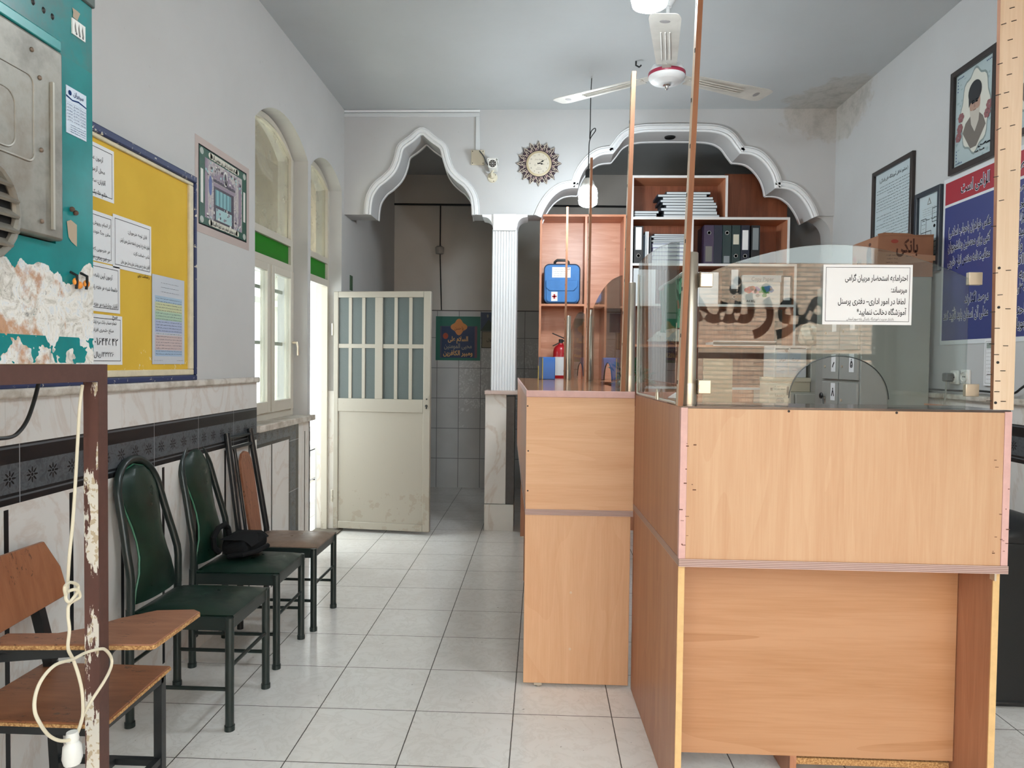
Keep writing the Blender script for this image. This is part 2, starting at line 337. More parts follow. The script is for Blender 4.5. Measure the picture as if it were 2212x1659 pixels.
# ---------------------------------------------------------------- geometry helpers
Z = Vector((0, 0, 1))
class MB:
    def __init__(s): s.v = []; s.f = []; s.mi = []; s.cur = 0; s.mats = []
    def use(s, mat):
        if mat not in s.mats: s.mats.append(mat)
        s.cur = s.mats.index(mat); return s
    def add(s, vs_, fs):
        o = len(s.v); s.v += [tuple(p) for p in vs_]
        for f in fs: s.f.append([i+o for i in f]); s.mi.append(s.cur)
    def box(s, x0, x1, y0, y1, z0, z1):
        vs_ = [(x, y, z) for z in (z0, z1) for y in (y0, y1) for x in (x0, x1)]
        s.add(vs_, [(0, 2, 3, 1), (4, 5, 7, 6), (0, 1, 5, 4), (2, 6, 7, 3), (0, 4, 6, 2), (1, 3, 7, 5)]); return s
    def obox(s, c, ax, ay, az, hx, hy, hz):
        c, ax, ay, az = Vector(c), Vector(ax).normalized()*hx, Vector(ay).normalized()*hy, Vector(az).normalized()*hz
        vs_ = [c+ax*i+ay*j+az*k for k in (-1, 1) for j in (-1, 1) for i in (-1, 1)]
        s.add(vs_, [(0, 2, 3, 1), (4, 5, 7, 6), (0, 1, 5, 4), (2, 6, 7, 3), (0, 4, 6, 2), (1, 3, 7, 5)]); return s
    def beam(s, a, b, wd, th, up=Z):
        a, b = Vector(a), Vector(b); d = (b-a).normalized(); up = Vector(up)
        sx = d.cross(up).normalized(); sy = sx.cross(d)
        return s.obox((a+b)/2, sx, sy, d, wd/2, th/2, (b-a).length/2)
    def tube(s, pts, r, n=10, closed=False):
        pts = [Vector(p) for p in pts]; N = len(pts)
        rs = r if isinstance(r, (list, tuple)) else [r]*N
        up = None; rings = []
        for i, p in enumerate(pts):
            a = pts[(i-1) % N] if closed or i > 0 else p; b = pts[(i+1) % N] if closed or i < N-1 else p
            d = (b-a).normalized()
            if up is None: up = d.orthogonal().normalized()
            up = (up-d*up.dot(d))
            up = up.normalized() if up.length > 1e-6 else d.orthogonal().normalized()
            q = d.cross(up)
            rings.append([p+(up*math.cos(2*PI*k/n)+q*math.sin(2*PI*k/n))*rs[i] for k in range(n)])
        vs_ = [p for g in rings for p in g]; fs = []
        for i in range(N if closed else N-1):
            j = (i+1) % N
            for k in range(n): fs.append((i*n+k, i*n+(k+1) % n, j*n+(k+1) % n, j*n+k))
        if not closed: fs += [tuple(range(n))[::-1], tuple((N-1)*n+k for k in range(n))]
        s.add(vs_, fs); return s
    def cyl(s, a, b, r, n=20, r2=None): return s.tube([a, b], [r, r if r2 is None else r2], n)
    def lathe(s, prof, o=(0, 0, 0), n=28, ax=None, x=None):
        o = Vector(o); az = Vector(ax or (0, 0, 1)).normalized(); axx = (Vector(x) if x else az.orthogonal()).normalized(); ay = az.cross(axx)
        vs_ = []; fs = []
        for r, z in prof:
            for k in range(n): vs_.append(o+az*z+(axx*math.cos(2*PI*k/n)+ay*math.sin(2*PI*k/n))*max(r, 1e-5))
        for i in range(len(prof)-1):
            for k in range(n): fs.append((i*n+k, i*n+(k+1) % n, (i+1)*n+(k+1) % n, (i+1)*n+k))
        fs += [tuple(range(n))[::-1], tuple((len(prof)-1)*n+k for k in range(n))]
        s.add(vs_, fs); return s
    def prism(s, poly, F, w0, w1, holes=()):
        """poly (u,v) with holes, extruded from w0 to w1; F maps (u,v,w) to the place"""
        loops = [list(poly)]+[list(h) for h in holes]
        flat = [p for l in loops for p in l]; n = len(flat)
        tris = geometry.tessellate_polygon([[Vector((a, b, 0)) for a, b in l] for l in loops])
        vs_ = [F(a, b, w0) for a, b in flat]+[F(a, b, w1) for a, b in flat]
        fs = [tuple(q) for q in tris]+[tuple(i+n for i in q[::-1]) for q in tris]
        o = 0
        for l in loops:
            k = len(l)
            for i in range(k): fs.append((o+i, o+(i+1) % k, o+(i+1) % k+n, o+i+n))
            o += k
        s.add(vs_, fs); return s
    def surf(s, fn, nu, nv, thick=None):
        g = [[Vector(fn(i/nu, j/nv)) for i in range(nu+1)] for j in range(nv+1)]
        vs_ = [p for r in g for p in r]; W = nu+1
        s.add(vs_, [(j*W+i, j*W+i+1, (j+1)*W+i+1, (j+1)*W+i) for j in range(nv) for i in range(nu)]); return s
    def ball(s, c, rx, ry=None, rz=None, nu=20, nv=12):
        c = Vector(c); ry = ry or rx; rz = rz or rx
        return s.lathe([(math.sin(PI*j/nv), -math.cos(PI*j/nv)) for j in range(nv+1)], (0, 0, 0), nu) if False else s._ball(c, rx, ry, rz, nu, nv)
    def _ball(s, c, rx, ry, rz, nu, nv):
        vs_ = []; fs = []
        for j in range(nv+1):
            a = PI*j/nv
            for k in range(nu): vs_.append((c.x+rx*max(math.sin(a), 1e-4)*math.cos(2*PI*k/nu), c.y+ry*max(math.sin(a), 1e-4)*math.sin(2*PI*k/nu), c.z-rz*math.cos(a)))
        for j in range(nv):
            for k in range(nu): fs.append((j*nu+k, j*nu+(k+1) % nu, (j+1)*nu+(k+1) % nu, (j+1)*nu+k))
        s.add(vs_, fs); return s
def obj(name, mb, mat=None, parent=None, smooth=True, bevel=0, fix=True):
    me = bpy.data.meshes.new(name); me.from_pydata(mb.v, [], mb.f)
    for k in (mb.mats or [mat]): me.materials.append(k)
    if mb.mats: me.polygons.foreach_set('material_index', mb.mi)
    me.validate()
    if fix:
        import bmesh
        b = bmesh.new(); b.from_mesh(me); bmesh.ops.recalc_face_normals(b, faces=b.faces); b.to_mesh(me); b.free()
    if smooth:
        me.polygons.foreach_set('use_smooth', [True]*len(me.polygons)); me.set_sharp_from_angle(angle=math.radians(38))
    o = bpy.data.objects.new(name, me); C.objects.link(o)
    if bevel:
        b = o.modifiers.new('edge', 'BEVEL'); b.width = bevel; b.segments = 2; b.limit_method = 'ANGLE'; b.angle_limit = math.radians(50)
    if parent:
        o.parent = parent; o.matrix_parent_inverse = basis(parent).inverted()
    return o
def objs(name, mb, mat=None, parent=None, **kw):
    """like obj(), but every separate piece becomes an object of its own"""
    up = list(range(len(mb.v)))
    def root(i):
        while up[i] != i: up[i] = up[up[i]]; i = up[i]
        return i
    for f in mb.f:
        for i in f[1:]: up[root(i)] = root(f[0])
    groups = {}
    for f, k in zip(mb.f, mb.mi): groups.setdefault(root(f[0]), []).append((f, k))
    for fs in groups.values():
        p = MB(); p.mats = mb.mats; ix = {}
        for f, k in fs:
            p.f.append([ix.setdefault(i, len(ix)) for i in f]); p.mi.append(k)
        p.v = [mb.v[i] for i in ix]
        obj(name, p, mat, parent, **kw)
def basis(o):
    m_ = Matrix.Translation(o.location) @ o.rotation_euler.to_matrix().to_4x4()
    return basis(o.parent) @ o.matrix_parent_inverse @ m_ if o.parent else m_
def thing(name, label, cat, loc=(0, 0, 0), rz=0, group=None):
    o = bpy.data.objects.new(name, None); o.empty_display_size = .05; C.objects.link(o)
    o.location = loc; o.rotation_euler = (0, 0, rz); tag(o, label, cat, group); return o
def tag(o, label, cat, group=None):
    o['label'] = label; o['category'] = cat
    if group: o['group'] = group
    return o
def struct(o): o['kind'] = 'structure'; return o
def dup(o, loc, rz=0, label=None, group=None):
    r = o.copy(); C.objects.link(r); r.location = loc; r.rotation_euler = (0, 0, rz)
    if label: r['label'] = label
    if group: r['group'] = group
    kids(o, r); return r
def kids(o, r):
    for ch in list(o.children):
        c = ch.copy(); C.objects.link(c); c.parent = r; kids(ch, c)
# ---------------------------------------------------------------- writing
_A = {}
for ch, code, n in (('ا', 0xFE8D, 2), ('آ', 0xFE81, 2), ('ب', 0xFE8F, 4), ('پ', 0xFB56, 4), ('ت', 0xFE95, 4), ('ج', 0xFE9D, 4), ('چ', 0xFB7A, 4), ('ح', 0xFEA1, 4), ('خ', 0xFEA5, 4),
                    ('د', 0xFEA9, 2), ('ذ', 0xFEAB, 2), ('ر', 0xFEAD, 2), ('ز', 0xFEAF, 2), ('ژ', 0xFB8A, 2), ('س', 0xFEB1, 4), ('ش', 0xFEB5, 4), ('ص', 0xFEB9, 4), ('ض', 0xFEBD, 4),
                    ('ط', 0xFEC1, 4), ('ظ', 0xFEC5, 4), ('ع', 0xFEC9, 4), ('غ', 0xFECD, 4), ('ف', 0xFED1, 4), ('ق', 0xFED5, 4), ('ک', 0xFB8E, 4), ('گ', 0xFB92, 4), ('ل', 0xFEDD, 4),
                    ('م', 0xFEE1, 4), ('ن', 0xFEE5, 4), ('ه', 0xFEE9, 4), ('و', 0xFEED, 2), ('ی', 0xFBFC, 4), ('ئ', 0xFE89, 4), ('أ', 0xFE83, 2)):
    _A[ch] = (code, n)
def shape(s):
    """Persian letters joined and put in drawing order"""
    s = s.replace('لا', '\x01'); out = []
    forms = lambda c: 2 if c == '\x01' else _A[c][1] if c in _A else 4 if c == 'ـ' else 0
    for i, c in enumerate(s):
        pv = i > 0 and forms(s[i-1]) == 4; nx = i < len(s)-1 and forms(s[i+1]) > 0
        if c == '\x01': out.append(chr(0xFEFC if pv else 0xFEFB))
        elif c in _A:
            code, n = _A[c]; nx = nx and n == 4
            k = 3 if pv and nx else 2 if nx else 1 if pv else 0
            out.append(chr(code+k))
        else: out.append(c)
    r = []; dig = ''
    for c in out:
        if c.isdigit(): dig += c; continue
        if dig: r.append(dig); dig = ''
        r.append({'(': ')', ')': '('}.get(c, c))
    if dig: r.append(dig)
    return ''.join(r[::-1])
_cache = {}
def glyphs(s, bold=0):
    k = (s, bold)
    if k not in _cache:
        cu = bpy.data.curves.new('writing', 'FONT'); cu.body = s; cu.resolution_u = 2; cu.offset = bold; cu.fill_mode = 'FRONT'
        o = bpy.data.objects.new('writing', cu); C.objects.link(o)
        me = bpy.data.meshes.new_from_object(o)
        _cache[k] = ([tuple(v.co)[:2] for v in me.vertices], [tuple(p.vertices) for p in me.polygons])
        bpy.data.objects.remove(o); bpy.data.meshes.remove(me); bpy.data.curves.remove(cu)
    return _cache[k]
class Sheet:
    """flat print: (u, v) metres on a surface; later layers lie a hair above earlier ones"""
    def __init__(s, org, right, up, step=.0003):
        s.o = Vector(org); s.r = Vector(right).normalized(); s.u = Vector(up).normalized(); s.n = s.r.cross(s.u); s.mb = MB(); s.step = step; s.k = 1
    def F(s, u, v, w=0): return s.o+s.r*u+s.u*v+s.n*w
    def slab(s, u0, u1, v0, v1, th, mat):
        s.mb.use(mat); s.mb.prism([(u0, v0), (u1, v0), (u1, v1), (u0, v1)], s.F, -th, 0); return s
    def up_(s): s.k += 1; return s
    def poly(s, pts, mat, k=None):
        s.mb.use(mat); w_ = (k or s.k)*s.step
        tr = geometry.tessellate_polygon([[Vector((a, b, 0)) for a, b in pts]])
        s.mb.add([s.F(a, b, w_) for a, b in pts], [tuple(q) for q in tr]); return s
    def rect(s, u0, u1, v0, v1, mat, k=None): return s.poly([(u0, v0), (u1, v0), (u1, v1), (u0, v1)], mat, k)
    def frame(s, u0, u1, v0, v1, t_, mat, k=None):
        s.rect(u0, u1, v0, v0+t_, mat, k); s.rect(u0, u1, v1-t_, v1, mat, k); s.rect(u0, u0+t_, v0, v1, mat, k); s.rect(u1-t_, u1, v0, v1, mat, k); return s
    def disc(s, u, v, ru, rv, mat, k=None, n=24, a0=0, a1=2*PI):
        return s.poly([(u+ru*math.cos(a0+(a1-a0)*i/n), v+rv*math.sin(a0+(a1-a0)*i/n)) for i in range(n)], mat, k)
    def text(s, txt, u, v, h, mat, al='L', w_=None, bold=0, k=None, rot=0):
        vs_, fs = glyphs(shape(txt) if any(c in _A for c in txt) else txt, bold)
        if not vs_: return s
        xs = [a for a, b in vs_]; x0, x1 = min(xs), max(xs); sx = h if w_ is None else w_/(x1-x0)
        off = {'L': x0, 'R': x1, 'C': (x0+x1)/2}[al]; z_ = (k or s.k)*s.step+.0002
        s.mb.use(mat); cr, sr = math.cos(rot), math.sin(rot); q = []
        for a, b in vs_:
            a, b = (a-off)*sx, b*h; q.append(s.F(u+a*cr-b*sr, v+a*sr+b*cr, z_))
        s.mb.add(q, fs); return s
    def scrib(s, u0, u1, v, h, mat, rnd, k=None):
        """a line of writing too small to read"""
        u = u1; s.mb.use(mat); z_ = (k or s.k)*s.step+.0002
        while u > u0:
            wd = h*rnd.uniform(1.2, 4.5); a = max(u0, u-wd); pts = []
            x = u
            while x > a:
                ww = h*rnd.uniform(.25, .6); hh = h*rnd.uniform(.25, .8); b0 = v+h*rnd.uniform(-.25, .1)
                x2 = max(a, x-ww); q = [(x2, b0), (x, b0), (x, b0+hh*.55), (x2, b0+hh*.45)]
                s.mb.add([s.F(*p, z_) for p in q], [(0, 1, 2, 3)]); x -= ww*.9
            u = a-h*rnd.uniform(.5, .9)
        return s
RW = ((0, -1, 0), (0, 0, 1)); LW = ((0, 1, 0), (0, 0, 1)); BW = ((1, 0, 0), (0, 0, 1))
# ---------------------------------------------------------------- the setting
ZC = 3.56; XL = -.80; XR = 3.30; YB = 3.60; YF = -2.80; YN = 5.69
FX = lambda x: (lambda u, v, w_: Vector((x+w_, u, v)))          # u = y, v = z
FY = lambda y: (lambda u, v, w_: Vector((u, y+w_, v)))          # u = x, v = z
FZ = lambda z: (lambda u, v, w_: Vector((u, v, z+w_)))
struct(obj('floor', MB().box(XL-1.4, XR+.1, YF-.15, 8.6, -.08, 0), M['floor']))
struct(obj('ceiling', MB().box(XL-.25, XR+.25, YF-.15, YN+.25, ZC, ZC+.1), M['ceil']))
def arc(y0, y1, z0, z1, n=14, a0=None):
    """segmental arch from (y1,z0) over the top z1 back to (y0,z0)"""
    c = (y0+y1)/2; h = (y1-y0)/2; s_ = z1-z0; R = (h*h+s_*s_)/(2*s_); zc = z1-R; A = math.asin(h/R)
    return [(c+R*math.sin(A-2*A*i/n), zc+R*math.cos(A-2*A*i/n)) for i in range(n+1)]
A1 = [(1.70, 1.0), (2.655, 1.0)]+arc(1.70, 2.655, 2.865, 3.036)
A2 = [(2.72, 0), (3.53, 0)]+arc(2.72, 3.53, 2.86, 3.0)
struct(obj('wall_left', MB().prism([(YF, -.05), (YN+.2, -.05), (YN+.2, ZC), (YF, ZC)], FX(XL), -.22, 0, [A1, A2]), M['wall'], smooth=False))
struct(obj('wall_right', MB().box(XR, XR+.2, YF, YN+.2, -.05, ZC), M['wall_s']))
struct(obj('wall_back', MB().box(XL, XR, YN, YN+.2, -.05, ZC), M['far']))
# the arched wall in front of the back room
def half(pts, cx): return [(cx+dx, z) for dx, z in pts]+[(cx-dx, z) for dx, z in pts[::-1]]
px = lambda X, Y, s_, ox, oy: P(ox+X/s_, oy+Y/s_, y=YB)
def rel(pts, s_, ox, oy, cx): return [(abs(p.x-cx), p.z) for p in (px(X, Y, s_, ox, oy) for X, Y in pts)]
def lobes(cx, pts, sub=6):
    """scalloped outline: each run of pts is smoothed, cusps kept"""
    out = []
    for run in pts:
        n = len(run)
        for i in range(n-1):
            p0, p1, p2, p3 = run[max(i-1, 0)], run[i], run[i+1], run[min(i+2, n-1)]
            for k in range(sub):
                t_ = k/sub
                f = lambda a, b, c, d: .5*((2*b)+(-a+c)*t_+(2*a-5*b+4*c-d)*t_*t_+(-a+3*b-3*c+d)*t_**3)
                out.append((f(p0[0], p1[0], p2[0], p3[0]), f(p0[1], p1[1], p2[1], p3[1])))
        out.append(run[-1])
    return out
CX1, CX2 = -.137, 1.995
inn1 = lobes(CX1, [rel(q, 3.318, 700, 200, CX1) for q in ([(1060, 880), (1055, 800), (1040, 740), (1000, 680), (950, 640), (900, 590), (870, 540), (850, 480), (838, 425)], [(838, 425), (825, 400), (770, 360), (735, 330), (712, 308)])])
inn2 = lobes(CX2, [rel(q, 4.608, 1340, 260, CX2) for q in ([(1900, 978), (1860, 880), (1790, 775), (1700, 705), (1610, 682), (1535, 682)], [(1535, 682), (1520, 600), (1480, 505), (1400, 405), (1310, 350), (1190, 335)], [(1190, 335), (1140, 270), (1080, 190), (1000, 142), (900, 122), (800, 117), (617, 115)])])
out1 = half(inn1, CX1); out2 = half(inn2, CX2)
ZS = 2.68
def drop(o, cx):                                           # the outline brought straight down to the springing line
    a, b = o[0], o[-1]; return [(b[0], ZS)]+[(a[0], ZS)]+o
def wall_outline():
    pts = [(XL, ZC), (XL, ZS)]
    o1 = out1[::-1]; o2 = out2[::-1]
    pts += [(o1[0][0], ZS)]+o1+[(o1[-1][0], ZS)]+[(o2[0][0], ZS)]+o2+[(o2[-1][0], ZS), (XR, ZS), (XR, ZC)]
    return pts
struct(obj('wall_middle', MB().prism(wall_outline(), FY(YB), 0, .25), M['wall_s'], smooth=False))
def moulding(o, n):
    """a ridged plaster band that follows the arch outline"""
    mb = MB(); N = len(o); nr = []
    for i in range(N):
        a, b = Vector(o[max(i-1, 0)]), Vector(o[min(i+1, N-1)]); d = (b-a).normalized(); nr.append(Vector((d.y, -d.x)))
    prof = [(0, 0), (0, .018), (.012, .024), (.020, .012), (.028, .026), (.046, .026), (.056, .012), (.062, .018), (.066, 0)]
    rings = []
    for p, q in zip(o, nr): rings.append([(p[0]+q.x*a, YB-b, p[1]+q.y*a) for a, b in prof])
    k = len(prof)
    mb.add([v for r in rings for v in r], [(i*k+j, i*k+j+1, (i+1)*k+j+1, (i+1)*k+j) for i in range(N-1) for j in range(k-1)]+[tuple(range(k)), tuple((N-1)*k+j for j in range(k))])
    # back rim of the soffit
    prof2 = [(-.004, .236), (-.014, .236), (-.014, .262), (-.004, .262)]
    rings = [[(p[0]+q.x*a, YB+b, p[1]+q.y*a) for a, b in prof2] for p, q in zip(o, nr)]
    mb.add([v for r in rings for v in r], [(i*4+j, i*4+(j+1) % 4, (i+1)*4+(j+1) % 4, (i+1)*4+j) for i in range(N-1) for j in range(4)])
    return struct(obj('trim_%d' % n, mb, M['trimw']))
moulding(out1, 1); moulding(out2, 2)
# corner corbels at both ends of the springing line
def corbel(x0, sgn, n):
    prof = [(0, 0)]+[(sgn*(.17-.15*math.sin(PI/2*i/8)), -.16*(1-math.cos(PI/2*i/8))) for i in range(9)]+[(0, -.34)]
    return struct(obj('trim_%d' % n, MB().prism([(x0+a, ZS+b) for a, b in prof], FY(YB+.02), 0, .21), M['wall']))
corbel(XR, -1, 3)
# the fluted column between the arches
cx = .572
ct = struct(thing('trim_4', 'white fluted column', 'column', (cx, YB+.12, 0))); del ct['label'], ct['category']
cap = [(0, 0), (.19, 0), (.19, -.018), (.175, -.022)]+[(.175-.07*math.sin(PI/2*i/6), -.022-.075*(1-math.cos(PI/2*i/6))) for i in range(1, 7)]+[(.095, -.13), (0, -.13)]
mb = MB().prism([(cx+a, ZS+b) for a, b in cap]+[(cx-a, ZS+b) for a, b in cap[::-1]], FY(YB-.02), 0, .24)
mb.box(cx-.095, cx+.095, YB-.04, YB+.2, ZS-.135, ZS)
obj('capital', mb, M['trimw'], ct, bevel=.004)
sh = []
for i in range(9):
    a = -.105+.21*i/9
    sh += [(a, .012), (a+.006, 0), (a+.017, 0), (a+.0215, .012)]
sh = [(a, -b) for a, b in sh]
prof = [(cx+a, YB+.01-b*.9-.02) for a, b in sh]+[(cx+.105, YB+.2), (cx-.105, YB+.2)]
obj('shaft', MB().prism(prof, FZ(0), 1.2, ZS-.12), M['trimw'], ct, smooth=False)
obj('ledge', MB().box(cx-.155, cx+.13, YB-.05, YB+.26, 1.165, 1.2), M['pinkmarble'], ct, bevel=.006)
mb = MB().box(cx-.15, cx+.03, YB+.0, YB+.25, .23, 1.165).box(cx-.15, cx+.1, YB-.005, YB+.25, 0, .226)
obj('pedestal', mb, M['marble'], ct, bevel=.002)
obj('tile_inset', MB().box(cx+.03, cx+.1, YB+.004, YB+.2, .226, 1.15), plain('dark_flower_tile', '2b2e31', .3, 0, .5, .4, 30), ct)
# tile wainscot and ledges
struct(obj('trim_12', MB().box(XL, -.788, YF+.02, 1.70, 0, 1.302), M['wains']))
lg = MB()
for i, (a, b, c_, d) in enumerate([(XL, -.768, 1.300, 1.333)]): lg.box(a, b, YF+.02, 1.705, c_, d)
lm = MT('dirty_stone_ledge', 'cfc9c0', .5); lm.base(lm.mix(lm.ramp(lm.noise(lm.co(), 10, 6, .65), [(.4, 0.), (.62, 1.)]), 'd2ccc3', 'a39789'))
struct(obj('trim_5', lg, lm.m, bevel=.008))
struct(obj('wall_left_panel', MB().box(XL, -.79, 1.70, 2.66, 0, 1.0), M['spand']))
sl = MB().prism([(1.70, -.815), (2.70, -.80), (2.72, -.765), (2.70, -.755), (1.70, -.765)], lambda u, v, w_: Vector((v, u, w_)), 1.0, 1.04)
sl.box(-1.02, -.80, 1.70, 2.655, 1.0, 1.04)
struct(obj('trim_6', sl, lm.m, bevel=.004))
struct(obj('trim_13', MB().box(3.288, XR, YF+.02, YB, 0, 1.25), M['wains']))
struct(obj('trim_7', MB().box(3.262, XR, YF+.02, YB, 1.25, 1.282), lm.m, bevel=.008))
# marble facing of the doorway jambs
jm = MB().box(-1.02, -.78, 3.53, 3.55, 0, 2.0) if False else MB().box(-1.0, -.81, 3.515, 3.532, 0, 1.18).box(-.99, -.80, 2.70, 2.722, 0, 1.02)
struct(obj('trim_8', jm, M['marble']))
struct(obj('trim_9', MB().box(-1.0, -.775, 2.72, 3.53, -.0, .012), plain('worn_threshold', '6d655a', .7)))
# ---------------------------------------------------------------- arched window and doorway frame
def bar(mb, y0, y1, z0, z1, x=-.93, d=.05): mb.box(x-d/2, x+d/2, y0, y1, z0, z1)
def arch_frame(mb, y0, y1, z0, z1, wd=.045, x=-.93, d=.05):
    o = arc(y0, y1, z0, z1, 18); i_ = arc(y0+wd, y1-wd, z0+.008, z1-wd, 18)
    mb.prism(o+i_[::-1], FX(x), -d/2, d/2)
win = struct(thing('window_1', 'x', 'x', (-.93, 2.17, 1.04))); del win['label'], win['category']
mb = MB()
arch_frame(mb, 1.70, 2.655, 2.86, 3.03)
bar(mb, 1.70, 1.745, 1.04, 2.87); bar(mb, 2.61, 2.655, 1.04, 2.87); bar(mb, 1.745, 2.61, 1.04, 1.085); bar(mb, 1.745, 2.61, 2.245, 2.295); bar(mb, 1.745, 2.61, 2.07, 2.115); bar(mb, 2.165, 2.205, 1.085, 2.07)
obj('window_frame', mb, M['frame_cream'], win, bevel=.004)
def casement(y0, y1, open_=0):
    k = MB(); z0, z1 = 1.09, 2.065; c_ = .052
    k.box(-.925, -.885, y0, y0+c_, z0, z1); k.box(-.925, -.885, y1-c_, y1, z0, z1); k.box(-.925, -.885, y0+c_, y1-c_, z0, z0+c_+.02); k.box(-.925, -.885, y0+c_, y1-c_, z1-c_, z1)
    s_ = obj('casement', k, M['frame_cream'], win, bevel=.004)
    obj('pane', MB().box(-.907, -.903, y0+c_, y1-c_, z0+c_+.02, z1-c_), M['shop_glass'], s_)
    return s_
cs1 = casement(1.75, 2.175); cs2 = casement(2.195, 2.608)
hm = MB().cyl((-.885, 2.585, 1.56), (-.85, 2.585, 1.56), .009).tube([(-.855, 2.585, 1.565), (-.845, 2.583, 1.53), (-.845, 2.582, 1.47)], .008)
obj('handle', hm, M['steel'], cs2)
mb = MB()
for y_ in (1.96, 2.41): mb.box(-1.0, -.985, y_-.008, y_+.008, 1.05, 2.08)
for z_ in (1.55, 1.92): mb.box(-.992, -.978, 1.72, 2.64, z_-.012, z_+.012)
obj('grille_bars', mb, plain('grey_green_bar', '7f8680', .5), win)
obj('green_pane', MB().box(-.932, -.926, 1.745, 2.61, 2.115, 2.245), M['green_glass'], win)
obj('arch_pane', MB().prism([(1.745, 2.295), (2.61, 2.295)]+arc(1.745, 2.61, 2.868, 2.985, 14), FX(-.93), -.002, .002), M['dusty_glass'], win)
dw = struct(thing('window_2', 'x', 'x', (-.93, 3.12, 2.0))); del dw['label'], dw['category']
mb = MB(); arch_frame(mb, 2.72, 3.53, 2.85, 2.995)
bar(mb, 2.655, 2.765, 1.04, 2.87); bar(mb, 3.485, 3.53, 0, 2.86); bar(mb, 2.765, 3.485, 2.245, 2.29); bar(mb, 2.765, 3.485, 2.055, 2.11)
obj('window_frame', mb, M['frame_cream'], dw, bevel=.004)
obj('green_pane', MB().box(-.932, -.926, 2.765, 3.485, 2.11, 2.245), M['green_glass'], dw)
obj('arch_pane', MB().prism([(2.765, 2.29), (3.485, 2.29)]+arc(2.765, 3.485, 2.86, 2.95, 14), FX(-.93), -.002, .002), M['dusty_glass'], dw)
# the steel door, swung open against the arch
HG, HE = P(721, 1139, z=.028), P(928, 1149, z=.028)
dr = struct(thing('door_1', 'x', 'x', HG, math.atan2(HE.y-HG.y, HE.x-HG.x))); del dr['label'], dr['category']
W_, H_ = (HE-HG).length, 1.985
def dbox(mb, u0, u1, v0, v1, w0=-.02, w1=.02): return mb.box(u0, u1, w0, w1, v0, v1)
RD = Matrix.Translation(dr.location) @ Matrix.Rotation(dr.rotation_euler.z, 4, 'Z')
def dobj(name, mb, mat, parent=None, bevel=0):
    mb.v = [tuple(RD @ Vector(p)) for p in mb.v]; return obj(name, mb, mat, parent or dr, bevel=bevel)
def dobjs(name, mb, mat):
    mb.v = [tuple(RD @ Vector(p)) for p in mb.v]; objs(name, mb, mat, dr)
zb, zt = 1.095, 1.935
mb = MB(); dbox(mb, 0, .04, 0, H_); dbox(mb, W_-.06, W_, 0, H_); dbox(mb, .04, W_-.06, 0, .06); dbox(mb, .04, W_-.06, zt, H_); dbox(mb, .04, W_-.06, zb-.11, zb)
dobj('door_frame', mb, M['cream'], bevel=.004)
mb = MB(); dbox(mb, .04, W_-.06, .06, zb-.11, -.008, .008)
dobj('lower_panel', mb, M['cream'])
mb = MB(); dbox(mb, .36, .425, zb, zt); 
us = [.04, .36, .425, W_-.06]
cells = []
for a, b in ((.04, .36), (.425, W_-.06)):
    st = (b-a-.028*2)/3
    for i in range(3): cells.append((a+i*(st+.028), a+i*(st+.028)+st))
    for i in (1, 2): dbox(mb, a+i*(st+.028)-.028, a+i*(st+.028), zb, zt, -.012, .012)
    dbox(mb, a, b, 1.515, 1.55, -.013, .013)
dobj('glazing_bars', mb, M['cream'], bevel=.002)
for a, b in cells:
    for z0, z1 in ((zb, 1.515), (1.55, zt)):
        k = MB(); dbox(k, a, b, z0, z1, -.004, .004); dobj('pane', k, M['door_glass'])
k = MB(); dbox(k, W_-.045, W_-.01, 1.02, 1.13, -.023, -.019); dobj('lock_plate', k, M['cream'])
k = MB(); k.cyl((W_-.028, -.022, 1.10), (W_-.028, -.028, 1.10), .006); k.cyl((W_-.03, -.022, 1.045), (W_-.03, -.03, 1.045), .010); dbox(k, W_-.035, W_-.025, 1.02, 1.045, -.028, -.02); dobj('keyhole', k, M['black'])
k = MB()
for z_ in (.22, 1.62): k.cyl((-.012, -.012, z_), (-.012, -.012, z_+.1), .010)
dobjs('hinge', k, M['frame_cream'])
# ---------------------------------------------------------------- shop window behind the camera and the street
mb = MB().prism([(XL, -.05), (XR, -.05), (XR, ZC), (XL, ZC)], FY(YF-.15), 0, .15, [[(-.02, .08), (3.24, .08), (3.24, 2.95), (-.02, 2.95)]])
struct(obj('wall_front', mb, M['wall'], smooth=False))
sw = struct(thing('window_3', 'x', 'x', (1.3, YF-.07, .08))); del sw['label'], sw['category']
mb = MB()
for x0 in (-.02, .50, 1.40, 3.18): mb.box(x0, x0+.06, YF-.10, YF-.04, .08, 2.95)
for z0 in (.08, 2.89): mb.box(.04, 3.18, YF-.10, YF-.04, z0, z0+.06)
mb.box(.04, 3.18, YF-.10, YF-.04, 1.48, 1.52)
obj('window_frame', mb, plain('grey_shop_front_frame', '9a9a97', .5), sw)
obj('pane', MB().box(.04, 3.18, YF-.073, YF-.069, .14, 2.89), M['shop_glass'], sw)
sh_ = Sheet((1.62, YF-.076, 1.60), (1, 0, 0), (0, 0, 1))
dk = plain('brown_window_lettering', '3a342f', .7)
sh_.text('آموزشگاه', 1.38, .14, .46, dk, 'R', w_=1.36, bold=.03)
obj('window_lettering', sh_.mb, None, sw, smooth=False)
def brick():
    t = MT('street_brickwork', 'b09484', .9); n = t.n('ShaderNodeTexBrick'); n.inputs['Scale'].default_value = 1
    n.inputs['Color1'].default_value = lin('b59a88'); n.inputs['Color2'].default_value = lin('9c7f6e'); n.inputs['Mortar'].default_value = lin('7f746a')
    n.inputs['Brick Width'].default_value = .24; n.inputs['Row Height'].default_value = .075; n.inputs['Mortar Size'].default_value = .012
    t.t.links.new(t.co((1, 1, 1), (PI/2, 0, 0)), n.inputs[0]); t.base(n.outputs[0]); return t.m
